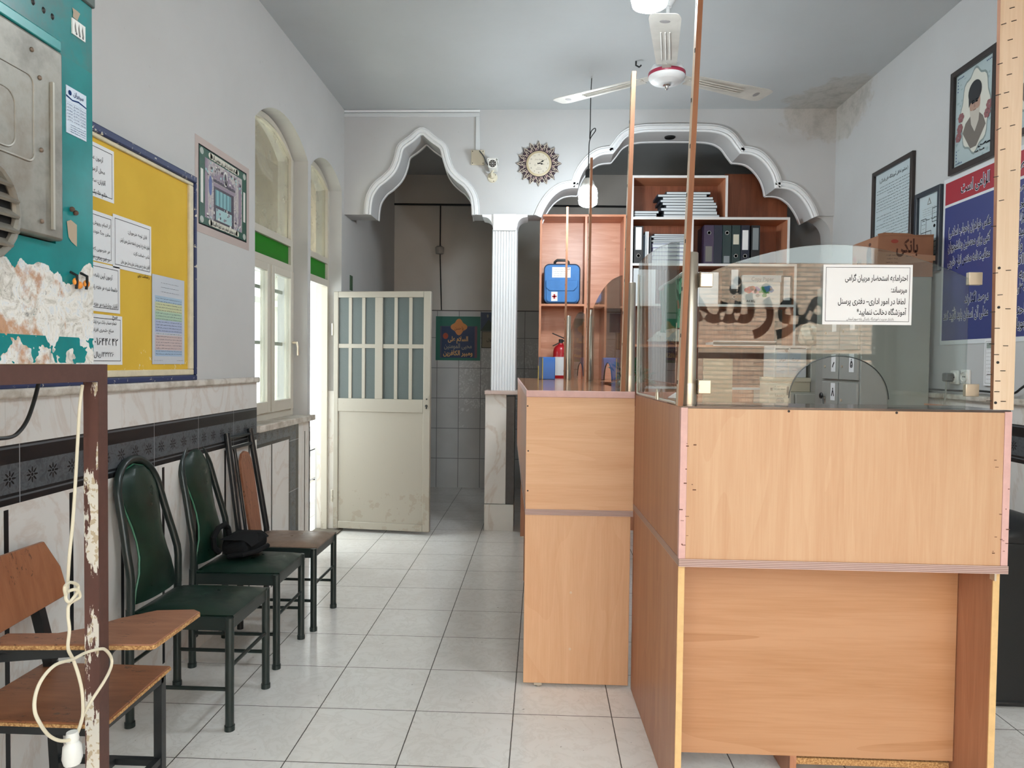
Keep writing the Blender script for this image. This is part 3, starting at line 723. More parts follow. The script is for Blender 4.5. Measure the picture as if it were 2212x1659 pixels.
struct(obj('wall_street', MB().box(-5, 12, -10.3, -10, 0, 3.15), brick()))
struct(obj('ground', MB().box(-9, 14, -11, YF-.15, -.2, -.02), plain('asphalt', '4f4d4a', .9)))
# ---------------------------------------------------------------- veranda beyond the doorway
XV = -1.80
vw = plain('beige_plaster', '9c9484', .8, 0, .3, .1, 3)
mb = MB().box(XV-.12, XV, -2.5, 8.6, 0, .60).box(XV-.12, XV, -2.5, 8.6, 2.62, 3.4)
struct(obj('wall_outer', mb, vw))
struct(obj('ceiling', MB().box(XV-.12, XL-.22, -2.5, 8.6, 3.4, 3.5), vw))
struct(obj('wall_far', MB().box(XV, XL-.22, 8.6, 8.75, 0, 3.4), vw))
vf = struct(thing('window_4', 'x', 'x', (XV, 4, .6))); del vf['label'], vf['category']
mb = MB()
for i in range(13): mb.box(XV-.08, XV-.02, -2.4+i*.9, -2.34+i*.9, .60, 2.62)
for z0 in (.60, 1.98, 2.57): mb.box(XV-.08, XV-.02, -2.4, 8.6, z0, z0+.06)
mb.box(XV-.07, XV-.03, -2.4, 8.6, 2.28, 2.295)
obj('window_frame', mb, M['frame_cream'], vf)
obj('pane', MB().box(XV-.052, XV-.048, -2.4, 8.6, .62, 2.6), M['shop_glass'], vf)
# ---------------------------------------------------------------- long counter
CY0, CY1 = .66, 3.42
cl = lambda y: .832+(.700-.832)*(y-CY0)/(CY1-CY0)          # public side edge
cr_ = lambda y: 1.306+(1.215-1.306)*(y-CY0)/(CY1-CY0)       # office side edge
ct = thing('counter', 'long beech laminate counter running from the desk back to the fluted column', 'counter', (1.05, 2.0, 0))
def slab(mb, z0, z1, a=0, b=0, y0=CY0, y1=CY1): return mb.prism([(cl(y0)+a, y0), (cr_(y0)+b, y0), (cr_(y1)+b, y1), (cl(y1)+a, y1)], FZ(0), z0, z1)
obj('counter_top', slab(MB(), 1.287, 1.311, .006, 0, CY0+.006), M['beech_top'], ct)
mb = MB().box(cl(CY0), cr_(CY0), CY0-.006, CY0+.006, 1.284, 1.313)
mb.prism([(cl(CY0), CY0), (cl(CY0)+.007, CY0), (cl(CY1)+.007, CY1), (cl(CY1), CY1)], FZ(0), 1.284, 1.313)
obj('edge_band', mb, M['pink_edge'], ct, bevel=.002)
obj('upper_front_panel', MB().box(cl(CY0)+.002, cr_(CY0), CY0, CY0+.018, .79, 1.286), M['beech_h'], ct)
obj('upper_side_panel', MB().prism([(cl(CY0)+.002, CY0+.018), (cl(CY0)+.018, CY0+.018), (cl(CY1)+.018, CY1), (cl(CY1)+.002, CY1)], FZ(0), .79, 1.286), M['beech_shaded'], ct)
obj('grooved_strip', slab(MB(), .765, .79, .001, 0, CY0-.004), M['groove'], ct)
obj('lower_front_panel', MB().box(cl(CY0)+.001, cr_(CY0)-.01, CY0, CY0+.02, .014, .765), M['beech_v'], ct, bevel=.002)
for y_ in (2.16, 3.36):
    obj('inner_panel', MB().box(cl(y_)+.035, cr_(y_)-.02, y_, y_+.02, .014, .765), M['beech_shaded'], ct)
obj('modesty_panel', MB().prism([(cr_(CY0)-.03, CY0+.02), (cr_(CY0)-.012, CY0+.02), (cr_(CY1)-.012, CY1), (cr_(CY1)-.03, CY1)], FZ(0), .1, .765), M['beech_shaded'], ct)
for y_ in (CY0+.01, 2.17, 3.37):
    obj('foot', MB().box(cl(y_)+.05, cl(y_)+.085, y_-.013, y_+.013, .006, .016).cyl((cl(y_)+.068, y_, 0), (cl(y_)+.068, y_, .01), .013), M['alu'], ct)
k = MB()
for u, v in ((1137, 877), (1138, 974), (1137, 1060)):
    p = P(u+3, v, y=CY0); k.cyl((p.x, CY0-.001, p.z), (p.x, CY0+.004, p.z), .0035, 10)
objs('screw', k, M['screw'], ct)
k = MB()
for u, v in ((1233, 1280), (1231, 1402)):
    p = P(u, v, y=CY0); k.cyl((p.x, CY0-.0015, p.z), (p.x, CY0+.004, p.z), .0055, 14)
objs('screw_cap', k, M['post_pale'], ct)
# ---------------------------------------------------------------- reception desk in front
DX0, DX1, DY, DB = 1.336, 2.345, -.225, .652
DB = .657; XA = lambda y: 1.339-.031*(y-DY)/(DB-DY)
def skew(z0, z1, y0, y1, a=0, b=.018): return MB().prism([(XA(y0)+a, y0), (XA(y0)+b, y0), (XA(y1)+b, y1), (XA(y1)+a, y1)], FZ(0), z0, z1)
dk_ = thing('reception_desk', 'big beech laminate reception desk with a raised front and glass screen', 'desk', (1.84, .1, 0))
obj('upper_front_panel', MB().box(DX0+.022, DX1-.022, DY, DY+.018, .822, 1.296), M['desk_v'], dk_)
for a in (DX0, DX1-.0215): obj('edge_band', MB().box(a, a+.0215, DY-.002, DY+.02, .822, 1.299), M['pink_edge'], dk_, bevel=.001)
obj('upper_side_panel', skew(.822, 1.299, DY+.02, DB), M['beech_shaded'], dk_); obj('upper_side_panel', MB().box(DX1-.018, DX1, DY+.02, .25, .822, 1.299), M['beech_shaded'], dk_)
obj('desk_top', MB().prism([(XA(DY)-.002, DY-.006), (DX1, DY-.006), (DX1, DB), (XA(DB)-.002, DB)], FZ(0), .798, .822), M['groove'], dk_)
obj('ledge_top', MB().box(DX0+.002, DX1-.002, DY+.002, DY+.26, 1.2965, 1.303), plain('dark_brown_ledge', '4b3e39', .15), dk_)
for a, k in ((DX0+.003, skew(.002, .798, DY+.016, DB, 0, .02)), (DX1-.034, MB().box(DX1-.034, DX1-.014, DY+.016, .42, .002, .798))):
    q = obj('lower_side_panel', k, M['beech_shaded'], dk_)
    obj('pale_edge', MB().box(a, a+.020, DY+.012, DY+.016, .002, .798), M['pale_edge'], q)
obj('recessed_panel', MB().box(DX0+.021, DX1-.036, -.03, -.012, .098, .797), M['beech_hx'], dk_)
obj('lower_shelf', MB().box(1.79, DX1-.038, -.012, .38, .060, .082), M['chip'], dk_)
obj('support_foot', MB().box(1.765, 1.787, -.03, .36, .004, .098), M['beech_shaded'], dk_)
k = MB()
for u in (1704, 1937):
    p = P(u, 885, y=DY); k.cyl((p.x, DY-.001, 1.2915), (p.x, DY+.004, 1.2915), .004, 10)
objs('screw', k, M['screw'], dk_)
p = P(2146, 1242, x=DX1-.036)
obj('bracket', MB().box(DX1-.040, DX1-.034, p.y-.012, p.y+.012, .775, .797), M['steel'], dk_)
rnd = random.Random(4); k = MB()
for i in range(26):
    x = DX0+rnd.uniform(.002, .05) if i % 2 else DX1-rnd.uniform(.002, .05); z = rnd.uniform(.83, 1.2); a = rnd.uniform(.001, .006)
    k.box(x-a, x+a, DY-.0026, DY-.0021, z-rnd.uniform(.0006, .003), z+.0006)
objs('scratch', k, plain('dark_scratch', '5d3a2a', .8), dk_)
# ---------------------------------------------------------------- upright boards, posts and glass screens
def board(label, base, top, wx, wy, pale=True):
    b = thing('upright_board', label, 'board', base, 0, 'upright boards of the counter screen')
    A, B = Vector(base), Vector(top); d = (B-A)
    mb = MB(); vs_ = []
    for q in (A, B):
        for (i, j) in ((0, 0), (1, 0), (1, 1), (0, 1)): vs_.append(q+Vector((i*wx, j*wy, 0)))
    mb.use(M['post']).add(vs_, [(0, 1, 5, 4), (1, 2, 6, 5), (2, 3, 7, 6), (0, 3, 2, 1), (4, 5, 6, 7)])
    mb.use(M['post_pale']).add([vs_[i] for i in (0, 3, 7, 4)], [(0, 1, 2, 3)])  # one side face coloured paler, for the light falling on it
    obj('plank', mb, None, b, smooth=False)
    k = MB(); n = 10
    for i in range(n):
        q = A+d*((i+.5)/n); k.obox(q+Vector((-.0005, wy*(.25 if i % 2 else .7), 0)), (1, 0, 0), (0, 1, 0), (0, 0, 1), .0007, .004, .006)
    objs('screw', k, M['screw'], b); return b
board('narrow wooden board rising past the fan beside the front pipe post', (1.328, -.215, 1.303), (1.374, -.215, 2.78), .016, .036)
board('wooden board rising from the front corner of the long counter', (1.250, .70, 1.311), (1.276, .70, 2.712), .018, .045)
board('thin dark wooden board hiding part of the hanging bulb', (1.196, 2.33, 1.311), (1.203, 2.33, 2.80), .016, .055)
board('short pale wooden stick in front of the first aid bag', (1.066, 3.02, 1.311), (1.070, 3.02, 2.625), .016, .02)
bb = thing('stapled_board', 'wide pale board with staples and dark screws standing on the desk corner', 'board', (2.30, DY, 1.303))
x0, x1 = 2.288, 2.349
fr = lambda z: -.012*(z-1.3)
k = MB(); zs = (1.305, 2.78)
vv = [(x0+fr(z)-(0), DY+a, z) for z in zs for a in (0, .016)]+[(x1+fr(z)+.01*(z-1.3), DY+a, z) for z in zs for a in (0, .016)]
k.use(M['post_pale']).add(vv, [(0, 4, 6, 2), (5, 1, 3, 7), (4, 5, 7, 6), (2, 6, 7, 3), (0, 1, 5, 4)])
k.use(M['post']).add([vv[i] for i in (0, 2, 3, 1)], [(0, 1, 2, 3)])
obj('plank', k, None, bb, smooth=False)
k = MB()
for u, v in ((2157, 670-6), (2158, 583-4), (2155, 783), (2150, 870)):
    p = P(u, v, y=DY); k.cyl((p.x, DY-.002, p.z), (p.x, DY+.003, p.z), .0042, 12)
objs('screw', k, M['black'], bb)
k = MB()
for u, v, r in ((2186, 17, -.25), (2190, 45, -.25), (2168, 52, -.3), (2182, 86, -.25), (2192, 125, -.25), (2160, 138, -.3), (2180, 161, -.25), (2156, 205, -.3), (2174, 200, -.25), (2172, 233, -.25), (2157, 279, -.5), (2187, 271, -.25), (2166, 323, -.25), (2188, 368, -.2), (2151, 382, -.2), (2163, 433, -.2), (2146, 489, -.1), (2150, 590, -.1), (2178, 584, -.05), (2160, 637, -.1), (2144, 674, -.05), (2177, 667, 0), (2154, 709, 0), (2142, 743, 0), (2172, 747, 0), (2152, 766, 0), (2137, 809, 0), (2166, 801, 0), (2155, 823, 0), (2153, 846, 0), (2136, 866, 0), (2167, 867, 0)):
    p = P(u, v, y=DY); k.obox((p.x, DY-.0008, p.z), (math.cos(r), 0, -math.sin(r)), (0, 1, 0), (math.sin(r), 0, math.cos(r)), .0075, .0008, .0011)
objs('staple', k, M['screw'], bb)
def pipe(label, x, y, z0, clips=()):
    b = thing('pipe_post', label, 'post', (x, y, z0), 0, 'aluminium pipe posts of the counter screen')
    obj('tube', MB().lathe([(.0, .49), (.0205, .49), (.0225, .487), (.0225, .062)], (x, y, z0)), M['alu'], b)
    obj('base_sleeve', MB().lathe([(.0245, .07), (.025, .068), (.025, .003), (.0265, .002), (.0265, 0)], (x, y, z0)), M['alu'], b)
    return b
pipe('aluminium pipe post on the desk corner holding the front glass', 1.3745, -.150, 1.303)
pipe('scratched aluminium pipe post at the front corner of the long counter', 1.296, .785, 1.311)
pipe('aluminium pipe post beside the dark board on the long counter', 1.224, 2.42, 1.311)
pipe('aluminium pipe post beside the pale stick on the long counter', 1.096, 3.08, 1.311)
GY = -.150
def arch_poly(u0, u1, z0, zl, zt, n=28, hole=None):
    top = [(u1+(u0-u1)*i/n, zl+(zt-zl)*math.sin(PI*i/n)**.72) for i in range(n+1)]
    return [(u0, z0)]+([] if not hole else [])+[(u1, z0)]+top
def halfdisc(c, r, z0, zt, n=18): return [(c-r*math.cos(PI*i/n), z0+(zt-z0)*math.sin(PI*i/n)**.8) for i in range(n+1)]
fg = thing('glass_screen', 'wide arched front glass with a half round hatch on the reception desk', 'glass screen', (1.85, GY, 1.303), 0, 'glass screens on the counters')
out = [(2.245, 1.303)]+[(2.245+(1.402-2.245)*i/30, 1.715+.105*math.sin(PI*i/30)**.9) for i in range(31)]+[(1.402, 1.303)]+halfdisc(1.848, .158, 1.303, 1.466)
obj('pane', MB().prism(out, FY(GY), -.005, .005), M['glass'], fg, smooth=False)
k = MB(); hd = halfdisc(1.848, .158, 1.303, 1.466, 30); k.tube([(a, GY-.005, b) for a, b in hd[1:-1]], .0018, 6)
obj('hatch_rim', k, plain('dark_ground_edge', '1d2422', .3), fg)
for z in (1.705, 1.362):
    k = MB().box(1.3985, 1.443, GY-.010, GY+.012, z-.022, z+.022).box(1.3975, 1.401, GY-.03, GY+.012, z-.024, z+.024)
    cpl = obj('clip', k, M['steel'], fg, bevel=.002)
    objs('bolt', MB().cyl((1.402, GY-.013, z+.011), (1.402, GY-.009, z+.011), .0045, 12).cyl((1.402, GY-.013, z-.011), (1.402, GY-.009, z-.011), .0045, 12), M['chrome'], cpl)
for z in (1.715, 1.362):
    k = MB().box(2.243, 2.285, GY-.008, GY+.010, z-.020, z+.020)
    obj('clip', k, M['steel'], fg, bevel=.002)
sg = thing('side_glass', 'glass pane between the two front pipe posts with a green flag behind', 'glass screen', (1.337, .2, 1.303), 0, 'glass screens on the counters')
q = [(-.10, 1.307), (.655, 1.307), (.655, 1.835), (.65, 1.86), (.63, 1.872), (.45, 1.876), (.2, 1.868), (0, 1.85), (-.10, 1.835)]
obj('pane', MB().prism(q, lambda u, v, w_: Vector((XA(u)+.008+w_, u, v)), -.004, .004), M['glass'], sg, smooth=False)
obj('silicone_bead', MB().tube([(XA(y_)+.006, y_, z_) for y_, z_ in ((-.10, 1.307), (.64, 1.307), (.652, 1.42), (.652, 1.82))], .005, 6), plain('milky_silicone', 'cfcdc4', .4), sg)
obj('wire_loop', MB().tube([(1.322, .14, 1.304), (1.322, .145, 1.33), (1.322, .16, 1.342), (1.322, .175, 1.33), (1.322, .18, 1.304)], .003, 6), M['steel'], sg)
def counter_glass(label, ya, yb, zl, zt, hy, hr):
    g = thing('counter_glass', label, 'glass screen', (1.24, (ya+yb)/2, 1.311), 0, 'glass screens on the counters')
    xa = lambda y: 1.262+(1.206-1.262)*(y-.75)/(2.4-.75) if y < 2.45 else 1.206+(1.10-1.206)*(y-2.4)/.68
    F = lambda u, v, w_: Vector((xa(u)+w_, u, v))
    n = 24
    o = [(hy+hr, 1.3115), (yb, 1.3115)]+[(yb+(ya-yb)*i/n, zl+(zt-zl)*(math.sin(PI/2*min(1, i/n/.72))**.8-.12*max(0, i/n-.8)/.2)) for i in range(n+1)]+[(ya, 1.3115)]+halfdisc(hy, hr, 1.3115, 1.44)
    obj('pane', MB().prism(o, F, -.004, .004), M['glass'], g, smooth=False)
    obj('hatch_rim', MB().tube([F(a, b, 0) for a, b in halfdisc(hy, hr, 1.316, 1.44)[1:-1]], .003, 6), plain('dark_ground_edge_bevel', '1d2422', .3), g)
    return g
counter_glass('rounded glass pane with an arched hatch on the long counter', .83, 2.30, 1.72, 1.855, 1.28, .17)
counter_glass('narrow glass pane between the two thin boards on the long counter', 2.50, 3.04, 1.62, 1.80, 2.62, .10)
# paper sign taped on the front glass
p0 = P(1776, 702, y=GY-.006); p1 = P(1972, 571, y=GY-.006)
W, H = p1.x-p0.x, p1.z-p0.z
s_ = Sheet((p0.x, GY-.0062, p0.z+.002), *BW)
s_.slab(0, W, 0, H-.004, .0006, M['paper']); s_.mb.use(M['paper'])
s_.frame(.008, W-.008, .010, H-.012, .0013, M['ink'])
for txt, v, h, wd, ur in (('احتراما:به استحضار مربیان گرامی', .71, .026, .70, .945), ('میرساند:', .52, .026, .175, .94), ('لطفا در امور اداری– دفتری پرسنل', .33, .026, .755, .925), ('آموزشگاه دخالت ننمایید*', .155, .026, .555, .94)):
    s_.text(txt, W*ur, H*v+.002, h, M['ink'], 'R', w_=W*wd, bold=.012)
s_.text('باتشکر مدیریت آموزشگاه رانندگی پایه سوم آسمانی', W*.80, H*.075, .011, M['ink'], 'R', w_=W*.53)
sgn = obj('paper_sign', s_.mb, None, None, smooth=False)
tag(sgn, 'white paper notice in Persian taped to the front glass of the desk', 'notice')
# little flag hanging behind the side glass
fl = thing('table_flag', 'small green and white table flag behind the side glass', 'flag', (1.362, .2, 1.303))
def flag(u, v): y = .50-.50*u; return (1.385+.012*math.sin(u*13)+.006*math.sin(v*5), y, 1.565+.172*v+.012*u*(1-v)*0-.004*math.sin(u*9))
k = MB().surf(flag, 24, 8)
t = MT('green_flag_cloth', '1f8f62', .7); x, y, z = t.xyz(); st = t.lt(y, .185)
em = t.math('MULTIPLY', t.gt(t.noise(t.co((3, 1, .6)), 26, 3, .5, 1.5), .52), t.band(y, .02, .17))
cl_ = t.mix(st, '1f8a5c', '7cc6a4'); cl_ = t.mix(t.math('MULTIPLY', em, t.gt(z, 1.6)), cl_, '2c7a5c'); cl_ = t.mix(t.math('MULTIPLY', t.band(z, 1.63, 1.66), t.band(y, .06, .14)), cl_, 'c08463'); t.base(cl_)
obj('cloth', k, t.m, fl)
obj('hem', MB().tube([(1.381, .51-.51*i/8, 1.745+.002*math.sin(i)) for i in range(9)], .007, 6), plain('white_hem', 'd9dbd6', .7), fl)
obj('staff', MB().tube([(1.405, .16, 1.305), (1.40, .10, 1.56), (1.396, .05, 1.765)], .006, 8), M['white_plastic'], fl)
obj('stand', MB().lathe([(0, .03), (.02, .025), (.045, .008), (.045, 0)], (1.406, .16, 1.304)), M['white_plastic'], fl)
# ---------------------------------------------------------------- chairs
def round_leg(a, b, r, mb=None): return (mb or MB()).tube([a, b], r, 14)
def seat_pad(hx0, hx1, hy, z, th, dome=.012, n=10):
    """upholstered seat with a domed top and rolled edge"""
    mb = MB()
    def top(u, v):
        x = hx0+(hx1-hx0)*u; y = -hy+2*hy*v
        e = min(1, 6*min(u, 1-u, v, 1-v)); d = (math.sin(PI*u)*math.sin(PI*v))**.5*dome
        return (x, y, z+th-.012*(1-e)**2+d)
    g = [[top(i/n, j/n) for i in range(n+1)] for j in range(n+1)]; W = n+1
    v_ = [p for r in g for p in r]; o = len(v_)
    v_ += [(p[0], p[1], z) for p in v_]
    f = [(j*W+i, j*W+i+1, (j+1)*W+i+1, (j+1)*W+i) for j in range(n) for i in range(n)]+[(o+j*W+i, o+(j+1)*W+i, o+(j+1)*W+i+1, o+j*W+i+1) for j in range(n) for i in range(n)]
    ring = list(range(0, W))+[j*W+n for j in range(1, W)]+[n*W+i for i in range(n-1, -1, -1)]+[j*W for j in range(n-1, 0, -1)]
    f += [(a, ring[(i+1) % len(ring)], ring[(i+1) % len(ring)]+o, a+o) for i, a in enumerate(ring)]
    mb.add(v_, f); return mb
BX = lambda z: -.195 if z < .60 else -.195-.098*((z-.60)/.42)    # lean of the backrest
def chair_frame(t, apron=True):
    r = .0165
    for sy in (-1, 1):
        obj('leg', MB().tube([(.195, sy*.182, 0), (.195, sy*.182, .44)], r, 14).lathe([(r+.003, .02), (r+.003, 0)], (.195, sy*.182, 0), 14), M['dark_metal'], t)
    mb = MB()
    for sy in (-1, 1):
        mb.beam((-.18, sy*.182, .415), (.18, sy*.182, .415), .012, .05)
    mb.beam((.195, -.168, .415), (.195, .168, .415), .012, .05); mb.beam((-.195, -.168, .415), (-.195, .168, .415), .012, .05)
    obj('seat_frame', mb, M['dark_metal'], t)
    for a, b in (((-.2, -.182, .16), (.195, -.182, .16)), ((-.2, .182, .16), (.195, .182, .16)), ((.195, -.182, .245), (.195, .182, .245)), ((-.2, -.182, .245), (-.2, .182, .245))): obj('stretcher', MB().cyl(a, b, .008, 10), M['dark_metal'], t)
def hoop(top, wseat=.182, whead=.150):
    pts = []
    for i in range(5): pts.append((wseat, .46+(.62-.46)*i/4))
    pts += [(wseat-.006, .68), (wseat-.016, .74), (wseat-.024, .80), (whead+.002, .86)]
    zc = top-whead
    for i in range(9): a = PI/2*i/8; pts.append((whead*math.cos(a), zc+whead*math.sin(a)))
    full = [(y, z) for y, z in pts]+[(-y, z) for y, z in pts[::-1][1:]]
    return full
def green_chair(label, at):
    t = thing('dining_chair', label, 'chair', (0, 0, 0), 0, 'green upholstered chairs by the tiled wall')
    chair_frame(t); r = .0165; h = hoop(1.02)
    for sy in (-1, 1): obj('leg', MB().tube([(-.20, sy*.182, 0), (-.20, sy*.182, .3), (-.197, sy*.182, .46)], r, 14).lathe([(r+.003, .02), (r+.003, 0)], (-.2, sy*.182, 0), 14), M['dark_metal'], t)
    obj('back_hoop', MB().tube([(BX(z), y, z) for y, z in h], r*.95, 12), M['dark_metal'], t)
    obj('seat', seat_pad(-.188, .205, .172, .435, .022), M['green_vinyl'], t)
    half_ = [(.150, .47), (.142, .52), (.118, .58), (.100, .64), (.094, .70), (.102, .76), (.118, .82), (.128, .87), (.122, .915), (.10, .955), (.062, .985), (.0, .998)]
    o = half_+[(-a, b) for a, b in half_[::-1][1:]]
    mb = MB(); k = 7; n = len(half_)
    def pt(i, j, front):
        hw, z = half_[i]; y = hw*(1-2*j/k); e = 1-(abs(1-2*j/k))**3; b = .022*e if i < n-1 else .004
        return (BX(z)+.004+(b if front else -.012), y, z)
    v_ = [pt(i, j, 1) for i in range(n) for j in range(k+1)]; o_ = len(v_); v_ += [pt(i, j, 0) for i in range(n) for j in range(k+1)]
    W = k+1
    f = [(i*W+j, i*W+j+1, (i+1)*W+j+1, (i+1)*W+j) for i in range(n-1) for j in range(k)]
    f += [tuple(a+o_ for a in q[::-1]) for q in f]
    f += [(i*W, (i+1)*W, (i+1)*W+o_, i*W+o_) for i in range(n-1)]+[(i*W+k, (i+1)*W+k, (i+1)*W+k+o_, i*W+k+o_) for i in range(n-1)]+[(j, j+1, j+1+o_, j+o_) for j in range(k)]
    mb.add(v_, f); bk = obj('backrest', mb, M['green_vinyl'], t)
    obj('piping', MB().tube([(BX(z)-.002, y*1.01, z) for y, z in o], .004, 6), plain('green_piping', '2c6b50', .4), bk)
    t.location = at; return t
XC = -.49
g1 = green_chair('green upholstered chair with a spoon back beside the tablet chair', (XC+.005, .383, 0))
g2 = dup(g1, (XC-.025, .94, 0), .02, 'green upholstered chair with torn backrest edge and a black bag on its seat')
def brown_chair(at, rz=0):
    t = thing('dining_chair', 'black tube chair with brown seat and a narrow worn hardboard backrest splat', 'chair', (0, 0, 0))
    chair_frame(t); r = .0165
    lean = lambda z: -.20-.075*max(0, z-.46)/.5
    for sy in (-1, 1): obj('leg', MB().tube([(-.20, sy*.182, 0), (-.20, sy*.182, .46), (lean(.75), sy*.166, .75), (lean(1.04), sy*.150, 1.04)], r, 14), M['black_metal'], t)
    mb = MB()
    for z, rr in ((1.01, .009), (.955, .009)): mb.cyl((lean(z), -.15, z), (lean(z), .15, z), rr, 10)
    for y in (-.085,): mb.cyl((lean(.46), y-.012, .46), (lean(.955), y, .955), .009, 10)
    obj('back_rail', mb, M['black_metal'], t)
    obj('seat', seat_pad(-.19, .21, .175, .435, .02, .006), M['brown_seat'], t)
    pr = [(-.075, .46), (.070, .46), (.078, .62), (.080, .80), (.072, .875), (.045, .915), (0, .928), (-.045, .915), (-.072, .875), (-.080, .80), (-.078, .62)]
    obj('splat', MB().prism(pr, lambda u, v, w_: Vector((lean(v)+.012+w_, u, v)), -.006, .006), M['splat'], t)
    t.location = at; t.rotation_euler = (0, 0, rz); return t
b1 = brown_chair((XC, 1.42, 0), 0)
# tablet arm chair
tc = thing('tablet_arm_chair', 'old school chair of brown boards with a scratched writing tablet', 'chair', (-.48, -.455, 0))
mb = MB()
seatp = [P(u, v, z=.452) for u, v in ((113, 1432), (370, 1437), (242, 1553))]
sx1 = -.275; sy0, sy1 = -.640, -.268
obj('seat', MB().prism([(-.69, sy0), (sx1+.012, sy0), (sx1, sy1), (-.69, sy1)], FZ(0), .437, .452), M['chair_board'], tc, bevel=.003)
obj('seat_edge', MB().prism([(-.69, sy0-.002), (sx1+.0135, sy0-.002), (sx1+.0015, sy1), (sx1-.004, sy1), (sx1+.006, sy0+.004), (-.69, sy0+.004)], FZ(0), .438, .447), M['chip'], tc)
bz = lambda z: -.665-.10*(z-.5)/.4
bb_ = MB().prism([(-.68, .545), (-.285, .60), (-.290, .775), (-.30, .795), (-.68, .80)], lambda u, v, w_: Vector((bz(v)+.014+w_, u, v)), -.006, .006)
pb = [P(u, v, x=-.70) for u, v in ((0, 1214), (112, 1170), (135, 1282), (0, 1354))]
o2 = [(-.70, pb[3].z-.02), (pb[2].y, pb[2].z), (pb[2].y-.005, (pb[1].z+pb[2].z)/2), (pb[1].y, pb[1].z), (-.70, pb[1].z+.005)]
obj('backrest', MB().prism(o2, lambda u, v, w_: Vector((bz(v)+.016+w_, u, v)), -.006, .006), M['back_board'], tc, bevel=.003)
def sq(mb, a, b, s_=.026): return mb.beam(a, b, s_, s_, (0, 1, .01))
fx = sx1-.025
for y in (sy0+.03, sy1-.02):
    obj('leg', sq(MB(), (fx, y, 0), (fx, y, .436)), M['black_metal'], tc)
    obj('leg', sq(sq(MB(), (-.63, y, 0), (-.655, y, .46), .03), (-.655, y, .46), (bz(.8), y, .80), .03), M['black_metal'], tc)
mb = MB()
for y in (sy0+.03, sy1-.02): sq(mb, (-.64, y, .42), (fx, y, .42))
for x in (fx, -.65): sq(mb, (x, sy0+.03, .42), (x, sy1-.02, .42))
obj('seat_frame', mb, M['black_metal'], tc)
for y in (sy0+.03, sy1-.02): obj('stretcher', sq(MB(), (-.63, y, .15), (fx, y, .15), .02), M['black_metal'], tc)
obj('stretcher', sq(MB(), (fx, sy0+.03, .16), (fx, sy1-.02, .16), .02), M['black_metal'], tc); obj('stretcher', sq(MB(), (-.45, sy0+.03, .15), (-.45, sy1-.02, .15), .02), M['black_metal'], tc)
tp = [P(u, v, z=.665) for u, v in ((0, 1377), (15, 1369), (123, 1368), (181, 1358), (261, 1335), (337, 1319), (420, 1317), (432, 1322), (336, 1390), (325, 1393), (0, 1393))]
tp = [(min(q.x, -.05), q.y) for q in tp]
obj('tablet', MB().prism(tp, FZ(0), .651, .666), M['tablet'], tc, bevel=.002)
te = tp[7:]; kk = MB().prism(te+[(a+(.004 if i == 0 else 0)-.004, b+.006) for i, (a, b) in enumerate(te[::-1])], FZ(0), .6515, .6625)
kk.v = [(x+.0012*(1 if x > -.3 else 0), y-.0014, z) for x, y, z in kk.v]
obj('tablet_edge', kk, M['chip'], tc)
ya = sy0+.03
mb = sq(sq(MB(), (bz(.6), ya, .60), (-.30, ya, .64), .022), (-.30, ya, .64), (-.255, ya+.01, .645), .022); sq(mb, (fx, ya, .43), (-.27, ya, .645), .022); sq(mb, (-.65, ya, .638), (-.26, ya, .638), .022)
obj('tablet_bracket', mb, M['black_metal'], tc)
# black shoulder bag on the second green chair
bag = thing('shoulder_bag', 'small black fabric bag lying on the second green chair', 'bag', (-.60, 1.00, .472), .25)
BGM = plain('black_bag_fabric', '17181a', .85, 0, .2, .3, 60)
def blob(u, v):
    a = 2*PI*u; h = v
    rx, ry = .085*(1+.08*math.sin(3*a)), .13*(1+.07*math.cos(2*a+1))
    q = math.sin(PI*min(.5, h*.5)) if False else 1
    pr = (1-abs(2*h-1)**3.2)**.42
    return (-.575+rx*pr*math.copysign(abs(math.cos(a))**.6, math.cos(a)), 1.01+ry*pr*math.copysign(abs(math.sin(a))**.6, math.sin(a)), .474+.085*h+.012*h*math.sin(4*a))
obj('body', MB().surf(blob, 40, 16), BGM, bag)
obj('flap', MB().surf(lambda u, v: (-.650+.16*u, .90+.22*v, .560+.016*math.sin(PI*u)*math.sin(PI*v)-.03*max(0, u-.8)/.2), 8, 8), BGM, bag)
obj('carry_strap', MB().tube([(-.65, .90, .50), (-.66, .87, .53), (-.66, .86, .58), (-.65, .89, .62), (-.645, .95, .625), (-.645, .985, .60), (-.64, .99, .56)], .014, 8).tube([(-.60, .885, .485), (-.52, .87, .50), (-.47, .92, .505), (-.47, 1.05, .50)], .012, 8), BGM, bag)
# chair out on the veranda
vc = thing('veranda_chair', 'black chair with daylight painted pale on its seat, out on the bright veranda', 'chair', (-1.55, 4.85, 0))
for x in (-1.74, -1.44):
    for y in (4.60, 5.10): obj('leg', MB().box(x-.012, x+.012, y-.012, y+.012, 0, .46), M['black_metal'], vc)
obj('seat_frame', MB().box(-1.75, -1.43, 4.59, 5.11, .46, .52), M['black_metal'], vc)
obj('seat', MB().box(-1.75, -1.43, 4.59, 5.11, .52, .575), plain('daylit_seat', 'dcdad4', .4), vc, bevel=.02)  # seat coloured near white: the daylight on it is in the colour
mb = MB()
for y in (4.60, 5.10): mb.cyl((-1.74, y, .16), (-1.44, y, .16), .009, 8)
mb.cyl((-1.44, 4.6, .22), (-1.44, 5.1, .22), .009, 8); obj('stretcher', mb, M['black_metal'], vc)
